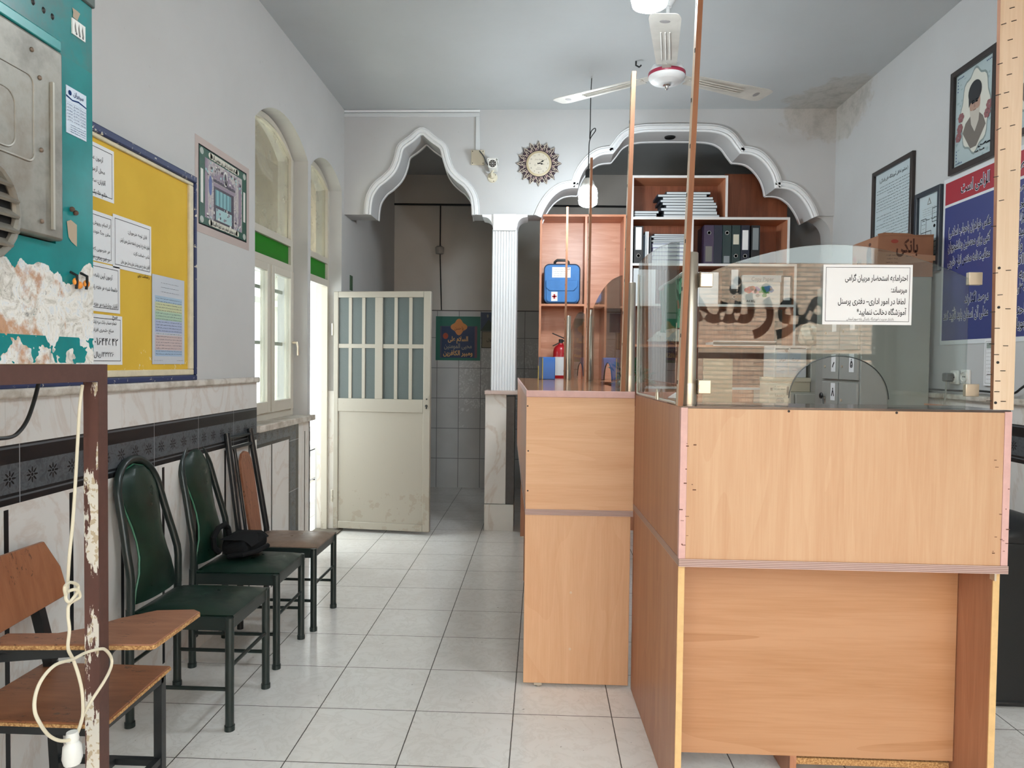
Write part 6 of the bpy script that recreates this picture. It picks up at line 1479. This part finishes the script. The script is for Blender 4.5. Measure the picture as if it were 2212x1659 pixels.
s_ = Sheet((cx0-.0008, cy1, cz0), (0, -1, 0), (0, 0, 1)); s_.text('بانکی', .16, .05, .12, lt, 'R', w_=.13, bold=.03); s_.disc(.04, .15, .02, .018, plain('carton_red_oval_side', '8d3f33', .9))
s_.disc(.245, .15, .035, .05, lt, 1, 9); s_.disc(.25, .09, .04, .045, lt, 1, 7); s_.disc(.255, .21, .018, .012, lt, 1, 7)
obj('side_lettering', s_.mb, None, cbx, smooth=False)
# white steel box with two labels, on a pale cabinet
fy = 3.30
a0, a1 = P(1672, 815, y=fy), P(1743, 747, y=fy)
cab = thing('low_cabinet', 'low pale office cabinet in front of the shelving', 'cabinet', ((a0.x+a1.x)/2, fy+.1, 0))
obj('carcass', MB().box(a0.x-.06, a1.x+.16, fy-.02, fy+.34, 0, a0.z-.115), plain('pale_cabinet', 'a9a79c', .5), cab, bevel=.004)
obj('door', MB().box(a0.x-.05, a0.x+.15, fy-.034, fy-.02, .05, a0.z-.13), plain('pale_cabinet_door', 'b3b1a6', .5), cab, bevel=.003); obj('door', MB().box(a0.x+.16, a1.x+.15, fy-.034, fy-.02, .05, a0.z-.13), bpy.data.materials['pale_cabinet_door'], cab, bevel=.003)
fbx = thing('flat_carton', 'flat beige carton under the white ballot box', 'box', ((a0.x+a1.x)/2, fy, a0.z-.113)); obj('body', MB().box(a0.x-.02, a1.x+.03, fy-.01, fy+.30, a0.z-.113, a0.z-.004), plain('beige_carton', 'bdb49c', .7), fbx, bevel=.003); obj('lid', MB().box(a0.x-.024, a1.x+.034, fy-.014, fy+.304, a0.z-.035, a0.z-.002), plain('beige_carton_lid', 'c9c1ab', .7), fbx, bevel=.003)
bal = thing('ballot_box', 'white box with two paper labels and slots behind the front glass', 'box', ((a0.x+a1.x)/2, fy, a0.z))
wbm = plain('white_painted_box', 'cfd0d0', .4); obj('body', MB().box(a0.x, a1.x, fy, fy+.28, a0.z, a1.z), wbm, bal, bevel=.004)
s_ = Sheet((a0.x, fy-.0006, a0.z), *BW); W, H = a1.x-a0.x, a1.z-a0.z
s_.rect(W*.03, W*.44, H*.88, H*.91, M['ink'], 1); s_.rect(W*.49, W*.97, H*.90, H*.93, M['ink'], 1); s_.rect(W*.07, W*.42, H*.12, H*.80, plain('bluish_label', 'c4ccd6', .7), 1); s_.rect(W*.46, W*.82, H*.10, H*.78, bpy.data.materials['bluish_label'], 1)
s_.text('آموزش', W*.25, H*.52, .03, gy, 'C', w_=W*.2, k=2); s_.text('آموزشگاه', W*.65, H*.52, .03, gy, 'C', w_=W*.25, k=2); s_.rect(W*.2, W*.32, H*.22, H*.23, gy, 2); s_.rect(W*.56, W*.72, H*.22, H*.23, gy, 2)
obj('label', s_.mb, None, bal, smooth=False); obj('latch', MB().cyl((a0.x+W*.35, fy, a0.z+H*.85), (a0.x+W*.35, fy-.02, a0.z+H*.83), .010, 10), plain('grey_latch', '77797a', .4), bal)
# printed white carton in front of it
b0, b1 = P(1661, 872, y=2.6), P(1709, 829, y=2.6)
pcx = thing('printed_carton', 'small white printed carton standing low behind the glass hatch', 'box', ((b0.x+b1.x)/2, 2.7, b0.z-.2))
tb = thing('inner_table', 'narrow wooden table behind the desk carrying small cartons', 'table', (2.25, 2.7, 0))
tz = b0.z-.06
obj('table_top', MB().box(1.75, 2.60, 2.50, 2.95, tz-.03, tz), M['shelf_h'], tb)
for x in (1.78, 2.54):
    for y in (2.53, 2.89): obj('leg', MB().box(x, x+.03, y, y+.03, 0, tz-.03), M['shelf'], tb)
pcx.location.z = tz
obj('body', MB().box(b0.x, b1.x, 2.6, 2.82, tz, b1.z), plain('cream_carton', 'c8c2b0', .7), pcx, bevel=.002)
s_ = Sheet((b0.x, 2.5994, tz), *BW); W, H = b1.x-b0.x, b1.z-tz; dc = plain('carton_print_grey', '6f6a5c', .8); rnd = random.Random(9)
s_.text('راهنما', W*.5, H*.55, .03, dc, 'C', w_=W*.45, k=2); s_.rect(W*.05, W*.15, H*.75, H*.85, dc, 1); s_.rect(W*.8, W*.9, H*.6, H*.9, dc, 1); s_.scrib(W*.25, W*.75, H*.8, .012, dc, rnd); s_.scrib(W*.25, W*.75, H*.9, .01, dc, rnd); s_.disc(W*.5, H*.4, W*.2, H*.12, bpy.data.materials['pale_cabinet'], 1); s_.scrib(W*.3, W*.7, H*.4, .012, dc, rnd, 2)
obj('print', s_.mb, None, pcx, smooth=False)
g0, g1_ = P(1519, 845, y=2.75), P(1583, 775, y=2.75)
tag(obj('beige_board', MB().box(g0.x, g1_.x, 2.75, 2.77, tz, g1_.z), plain('beige_board', 'b5a68c', .6)), 'blank beige board propped on the inner table', 'board')
# white curtain track shelf edge and crumpled plastic bag
e0, e1 = P(1540, 762, y=YS-.02), P(1676, 755, y=YS-.02)
tag(obj('white_tray', MB().box(e0.x, e1.x, YS-.03, YS+.26, 1.608, 1.634).box(e0.x, e1.x, YS-.03, YS-.02, 1.60, 1.642), plain('white_tray', 'd3d4d6', .5)), 'long white tray lying across the lower bay of the shelving', 'tray')
tyr = obj('tray_support', MB().box(sx0+.02, sx2, YS+.004, YE-.012, 1.586, 1.607), M['shelf_h'], sh)
bgp = MT('crumpled_plastic', 'b9b6a8', .3)
bgm = bgp.m
def crumple(u, v):
    a = 2*PI*u; r = math.sin(PI*min(.999, v*.5+.5)) if False else (1-v**2)**.5
    n = 1+.13*math.sin(3*a+4*v)+.08*math.sin(7*a+9*v)
    return (2.02+.19*r*n*math.cos(a)*1.0, YS+.11+.085*r*n*math.sin(a), 1.636+.105*v*(1+.1*math.sin(5*a)))
crb = obj('plastic_bag', MB().surf(crumple, 36, 10), bgm); tag(crb, 'crumpled clear plastic bag on the white tray in the shelving', 'plastic bag')
pp2 = P(1752, 722, y=3.28)
def crumple2(u, v):
    a = 2*PI*u; n = 1+.16*math.sin(3*a+5*v)+.1*math.sin(8*a+7*v); r = (1-abs(2*v-1)**2.4)**.5
    return (a1.x+.07+.075*r*n*math.cos(a), fy+.15+.10*r*n*math.sin(a), a1.z+.0+.19*v)
fb2 = thing('file_stack', 'pale file box beside the ballot box', 'box', (a1.x+.09, fy, a0.z-.115)); obj('body', MB().box(a1.x+.036, a1.x+.155, fy, fy+.3, a0.z-.115, a1.z-.001), plain('pale_file', 'b7b5ab', .6), fb2, bevel=.003)
tag(obj('plastic_bag', MB().surf(crumple2, 36, 12), bgm), 'crumpled clear plastic bag on the pale file box by the lockers', 'plastic bag')
# ---------------------------------------------------------------- framed pictures and banner on the wall behind the desk
def framed(label, y0, y1, z0, z1, fw_, fmat, draw, cat='framed picture', name='framed_picture', tilt=0, group=None):
    """hung on the side wall: y0 is the end farther from the street window"""
    t = thing(name, label, cat, (XR, (y0+y1)/2, z0), 0, group)
    W, H = y0-y1, z1-z0
    s_ = Sheet((XR-.012, y0, z0), *RW)
    k = MB(); k.prism([(0, 0), (W, 0), (W, H), (0, H)], s_.F, -.0115, .012, [[(fw_, fw_), (W-fw_, fw_), (W-fw_, H-fw_), (fw_, H-fw_)]])
    obj('frame', k, fmat, t, bevel=.003, smooth=False)
    p = Sheet((XR-.006, y0, z0), *RW); draw(p, W, H, fw_); obj('print', p.mb, None, t, smooth=False)
    return t
dw_ = plain('dark_picture_frame', '2b2423', .35)
lk_ = plain('bluish_paper', 'b5c3c8', .5)
def notice(p, W, H, f):
    p.slab(f-.002, W-f+.002, f-.002, H-f+.002, .004, lk_); rnd = random.Random(21)
    p.text('( منشور اخلاقی آموزشگاه های رانندگی )', W/2, H-f-.062, .030, M['ink'], 'C', w_=(W-2*f)*.78, bold=.02)
    for i in range(22): p.scrib(f+(.02 if i % 3 else rnd.uniform(.03, .25)), W-f-.02, H-f-.10-.0205*i, .009, M['ink'], rnd)
framed('tall dark frame holding a page of printed rules above the carton', 2.875, 2.303, 2.28, 2.838, .030, dw_, notice, name='framed_notice', cat='framed notice')
def chart(p, W, H, f):
    p.slab(f-.002, W-f+.002, f-.002, H-f+.002, .004, lk_); rnd = random.Random(5)
    p.poly([(W*.42, H-f-.06), (W*.5, H-f-.015), (W*.58, H-f-.06)], gy); p.poly([(W*.45, H-f-.055), (W*.5, H-f-.03), (W*.55, H-f-.055)], lk_, 2)
    for i in range(4): p.scrib(W*.25, W*.75, H-f-.085-.014*i, .007, gy, rnd)
    p.scrib(W*.2, W*.82, H-f-.155, .016, M['ink'], rnd)
    for u, v in ((.18, .50), (.62, .60), (.38, .34), (.14, .16), (.62, .20)):
        p.frame(W*u, W*(u+.22), H*v, H*(v+.17), .004, M['ink']); p.scrib(W*(u+.03), W*(u+.19), H*(v+.10), .007, M['ink'], rnd); p.scrib(W*(u+.05), W*(u+.17), H*(v+.05), .006, M['ink'], rnd); p.disc(W*(u+.1), H*(v-.05), .014, .011, M['ink'], 1, 6)
framed('smaller dark frame with a flow chart beside the blue banner', 2.262, 1.965, 2.02, 2.540, .030, plain('blue_black_frame', '2a333d', .35), chart, name='framed_chart', cat='framed chart')
def portrait(seed):
    def draw(p, W, H, f):
        bgm_ = bpy.data.materials.get('portrait_pale_blue') or plain('portrait_pale_blue', 'a9b9bc', .3)
        p.slab(f-.002, W-f+.002, f-.002, H-f+.002, .004, bgm_); rnd = random.Random(seed)
        cx_, cy_ = W*.52, H*.52
        def oval(k, s): return [(cx_+W*.30*s*(1+.06*math.cos(8*a))*math.cos(a), cy_+H*.36*s*(1+.06*math.cos(8*a))*math.sin(a)) for a in [2*PI*i/48 for i in range(48)]]
        fl_ = plain('portrait_floral', '93a7aa', .3) if seed == 1 else bpy.data.materials['portrait_floral']
        for i in range(60): p.disc(rnd.uniform(f+.01, W-f-.01), rnd.uniform(f+.01, H-f-.01), rnd.uniform(.004, .014), rnd.uniform(.003, .010), fl_, 1, 7)
        g = lambda n, c: bpy.data.materials.get(n) or plain(n, c, .4)
        p.poly(oval(0, 1.08), g('portrait_edge', '7f8d8c'), 2); p.poly(oval(0, 1.02), g('portrait_cream', 'cfcfc5'), 3)
        p.poly([(cx_-W*.26, cy_-H*.16), (cx_-W*.20, cy_-H*.08), (cx_-W*.08, cy_-H*.03), (cx_+W*.08, cy_-H*.03), (cx_+W*.18, cy_-H*.09), (cx_+W*.24, cy_-H*.18), (cx_+W*.05, cy_-H*.34), (cx_-W*.08, cy_-H*.34)], g('portrait_robe', '6d665f'), 4)
        p.disc(cx_, cy_+H*.07, W*.115, H*.135, g('portrait_skin', 'a98a7a'), 5)
        p.poly([(cx_-W*.11, cy_+H*.02), (cx_-W*.06, cy_+H*.005), (cx_, cy_+H*.01), (cx_+W*.07, cy_+H*.005), (cx_+W*.11, cy_+H*.02), (cx_+W*.09, cy_-H*.11), (cx_+W*.01, cy_-H*.20), (cx_-W*.07, cy_-H*.12)], g('portrait_beard', 'b9b4aa'), 6)
        p.disc(cx_-.002, cy_+H*.175, W*.145, H*.105, g('portrait_turban', '22252a'), 7, 22)
        p.poly([(cx_-W*.14, cy_+H*.16), (cx_-W*.13, cy_+H*.05), (cx_-W*.095, cy_+H*.08), (cx_-W*.02, cy_+H*.115), (cx_+W*.10, cy_+H*.14), (cx_+W*.14, cy_+H*.18)], g('portrait_turban', '22252a'), 8)
        for sx_ in (-1, 1): p.disc(cx_+sx_*W*.045, cy_+H*.075, W*.02, H*.008, M['ink'], 8, 8); p.rect(cx_+sx_*W*.045-W*.03, cx_+sx_*W*.045+W*.03, cy_+H*.092, cy_+H*.099, M['ink'], 8)
        p.poly([(cx_-W*.008, cy_+H*.075), (cx_+W*.02, cy_+H*.03), (cx_-W*.02, cy_+H*.03)], g('portrait_nose', '94766a'), 8); p.rect(cx_-W*.03, cx_+W*.03, cy_+H*.001, cy_+H*.009, g('portrait_lip', '7d5c54'), 8)
        for u, v in ((.20, .42), (.22, .52), (.17, .34), (.83, .50), (.79, .43)):
            for i in range(6): p.disc(W*u+.016*math.cos(i), H*v+.016*math.sin(i), .014, .012, g('portrait_flower', '8a5a5c'), 9+i % 3, 9)
        for i in range(5):
            for u, v in ((f+.02+.013*i, H-f-.02), (f+.02, H-f-.02-.018*i), (W-f-.02-.013*i, H-f-.02), (W-f-.02, H-f-.02-.018*i), (f+.02+.013*i, f+.02), (f+.02, f+.02+.018*i)): p.disc(u, v, .004, .005, M['ink_blue'], 2, 6)
        p.tube = None
        p.scrib(W*.62, W*.88, H*.16, .030, M['ink'], rnd, 12)
        p.scrib(W*.55, W*.75, H*.12, .018, M['ink'], rnd, 12)
    return draw
framed('dark framed portrait of an old bearded man in a dark turban beside the stapled board', 1.886, 1.455, 2.562, 3.158, .034, dw_, portrait(1), group='framed portraits above the blue banner')
framed('dark framed portrait half hidden by the stapled board at the picture edge', 1.395, .96, 2.60, 3.20, .034, dw_, portrait(2), group='framed portraits above the blue banner')
# blue and red banner
PY0, PZ0, PZ1 = 1.955, 1.570, 2.555
s_ = Sheet((XR-.004, PY0, PZ0), *RW); W, H = 1.6, PZ1-PZ0
pw = plain('banner_white', 'cfd3d6', .4); pr_ = plain('banner_red', '9c2030', .4); pbv = plain('banner_blue', '2b3672', .4)
s_.slab(0, W, 0, H, .0035, pw); s_.rect(.018, W-.018, H-.155, H-.025, pr_, 1); s_.rect(.018, W-.018, .025, H-.170, pbv, 1)
wo = plain('banner_outline', 'b9bcc8', .5)
def bt(txt, u, v, h, al, wd):
    s_.text(txt, u, v, h, wo, al, w_=wd, bold=.055, k=2); s_.text(txt, u, v, h, M['ink'], al, w_=wd, bold=.0, k=3)
def u_at(px_, pz): return PY0-P(px_, pz, x=XR).y
uL = u_at(2128, 560); uR = u_at(2188, 560)
bt('الزامی است', u_at(2140, 400), H-.115, .085, 'R', .27); bt('در اصل', u_at(2188, 340), H-.12, .09, 'L', .20)
for tx, pl_, v, sz in (('عکس خواهران باحجاب اسلامی)', 2046, .640, .07), ('کتبی برای محصلین ودانشجویان', 2046, .555, .07), ('معافیت نامه مختص اتباع خارجی', 2046, .465, .07), ('درصد اگذارند', 2085, .235, .07), ('مدلی آن استان باید تأیید کند', 2040, .150, .07)):
    ul = u_at(pl_, 650); bt(tx, ul, v, sz, 'L', uL+.05-ul)
for tx, v in (('تصویر ازصفحه', .755), ('راهنمایی (و', .685), ('گواهی ویژه برای', .61), ('زمینه سفید تمام', .535), ('تحصیل وکارت', .465), ('ویژه اتباع', .39), ('سال به بالا', .315), ('سواد ۳۰سال', .24), ('برای احتیاط', .14), ('دانشجویان را', .07)):
    bt(tx, u_at(2180, 600), v, .07, 'L', .24)
tag(obj('wall_banner', s_.mb, None, None, smooth=False), 'large blue banner with a red heading and outlined Persian text', 'banner')
# form taped below, sockets, plug and cables
s_ = Sheet((XR-.0125, 1.50, 1.34), *RW); s_.slab(0, .17, 0, .25, .0008, M['paper']); s_.frame(.012, .158, .012, .238, .002, gy); rnd = random.Random(14)
for i in range(10): s_.scrib(.02, .15, .215-.02*i, .006, gy, rnd)
s_.rect(.02, .07, .2, .23, plain('form_photo', '8a958f', .6))
tag(obj('taped_form', s_.mb, None, None, smooth=False), 'white printed form taped under the banner behind the stapled board', 'paper form')
def socket(label, px_, pz_):
    p = P(px_, pz_, x=XR-.01); t = thing('wall_socket', label, 'socket', (XR, p.y, p.z), 0, 'white sockets under the banner')
    obj('plate', MB().box(XR-.014, XR, p.y-.040, p.y+.040, p.z-.040, p.z+.040), M['white_plastic'], t, bevel=.004)
    obj('ring', MB().lathe([(.030, 0), (.030, .008), (.026, .010), (.024, .003), (0, .003)], (XR-.014, p.y, p.z), 24, (-1, 0, 0)), M['white_plastic'], t)
    obj('pin_hole', MB().cyl((XR-.017, p.y-.008, p.z), (XR-.0185, p.y-.008, p.z), .004, 8), M['black'], t); obj('pin_hole', MB().cyl((XR-.017, p.y+.008, p.z), (XR-.0185, p.y+.008, p.z), .004, 8), M['black'], t)
    return p
socket('white wall socket with nothing plugged in under the banner', 2085, 814); pk = socket('white wall socket holding a grey plug under the banner', 2062, 815)
pl2 = thing('power_plug', 'grey plug with its cord in the socket under the banner', 'plug', (XR-.05, pk.y+.01, pk.z)); obj('body', MB().box(XR-.065, XR-.0245, pk.y-.02, pk.y+.035, pk.z-.025, pk.z+.025), plain('grey_plug', '4a4b4b', .5), pl2, bevel=.008)
obj('cord', MB().tube(smooth_pts([Vector((XR-.05, pk.y+.01, pk.z-.02)), Vector((XR-.05, pk.y+.015, pk.z-.09)), Vector((XR-.05, pk.y+.03, pk.z-.20)), Vector((XR-.05, pk.y+.04, pk.z-.40))]), .005, 6), plain('pale_cord', '8d8c86', .5), pl2)
tag(obj('wall_cable', MB().tube(smooth_pts([Vector((XR-.028, 2.9, 1.300)), Vector((XR-.028, 1.8, 1.302)), Vector((XR-.028, 1.5, 1.31)), Vector((XR-.028, 1.25, 1.305)), Vector((XR-.028, 1.16, 1.34)), Vector((XR-.028, 1.05, 1.40)), Vector((XR-.028, .9, 1.42))]), .006, 6), M['black']), 'black cable lying on the stone ledge under the banner', 'cable')
# black bin beside the desk
bn = Vector((2.90, .80, 0)); bi = thing('plastic_bin', 'tall black eight sided plastic bin beside the desk', 'bin', bn)
def octo(r, z, ph=PI/8): return [(bn.x+r*math.cos(ph+2*PI*i/8), bn.y+r*math.sin(ph+2*PI*i/8), z) for i in range(8)]
def loft(levels):
    k = MB(); v_ = [p for r, z in levels for p in octo(r, z)]; n = len(levels)
    k.add(v_, [(i*8+j, i*8+(j+1) % 8, (i+1)*8+(j+1) % 8, (i+1)*8+j) for i in range(n-1) for j in range(8)]+[tuple(range(8))[::-1], tuple((n-1)*8+j for j in range(8))]); return k
obj('body', loft([(.215, 0), (.235, .02), (.225, .03), (.225, .66), (.24, .70)]), M['black'], bi, bevel=.004)
obj('lid', loft([(.245, .70), (.245, .735), (.225, .76), (.16, .79), (.10, .80)]), M['black'], bi, bevel=.004)
obj('side_rib', MB().cyl((bn.x-.21, bn.y-.085, .03), (bn.x-.21, bn.y-.085, .69), .01, 8), M['black'], bi)
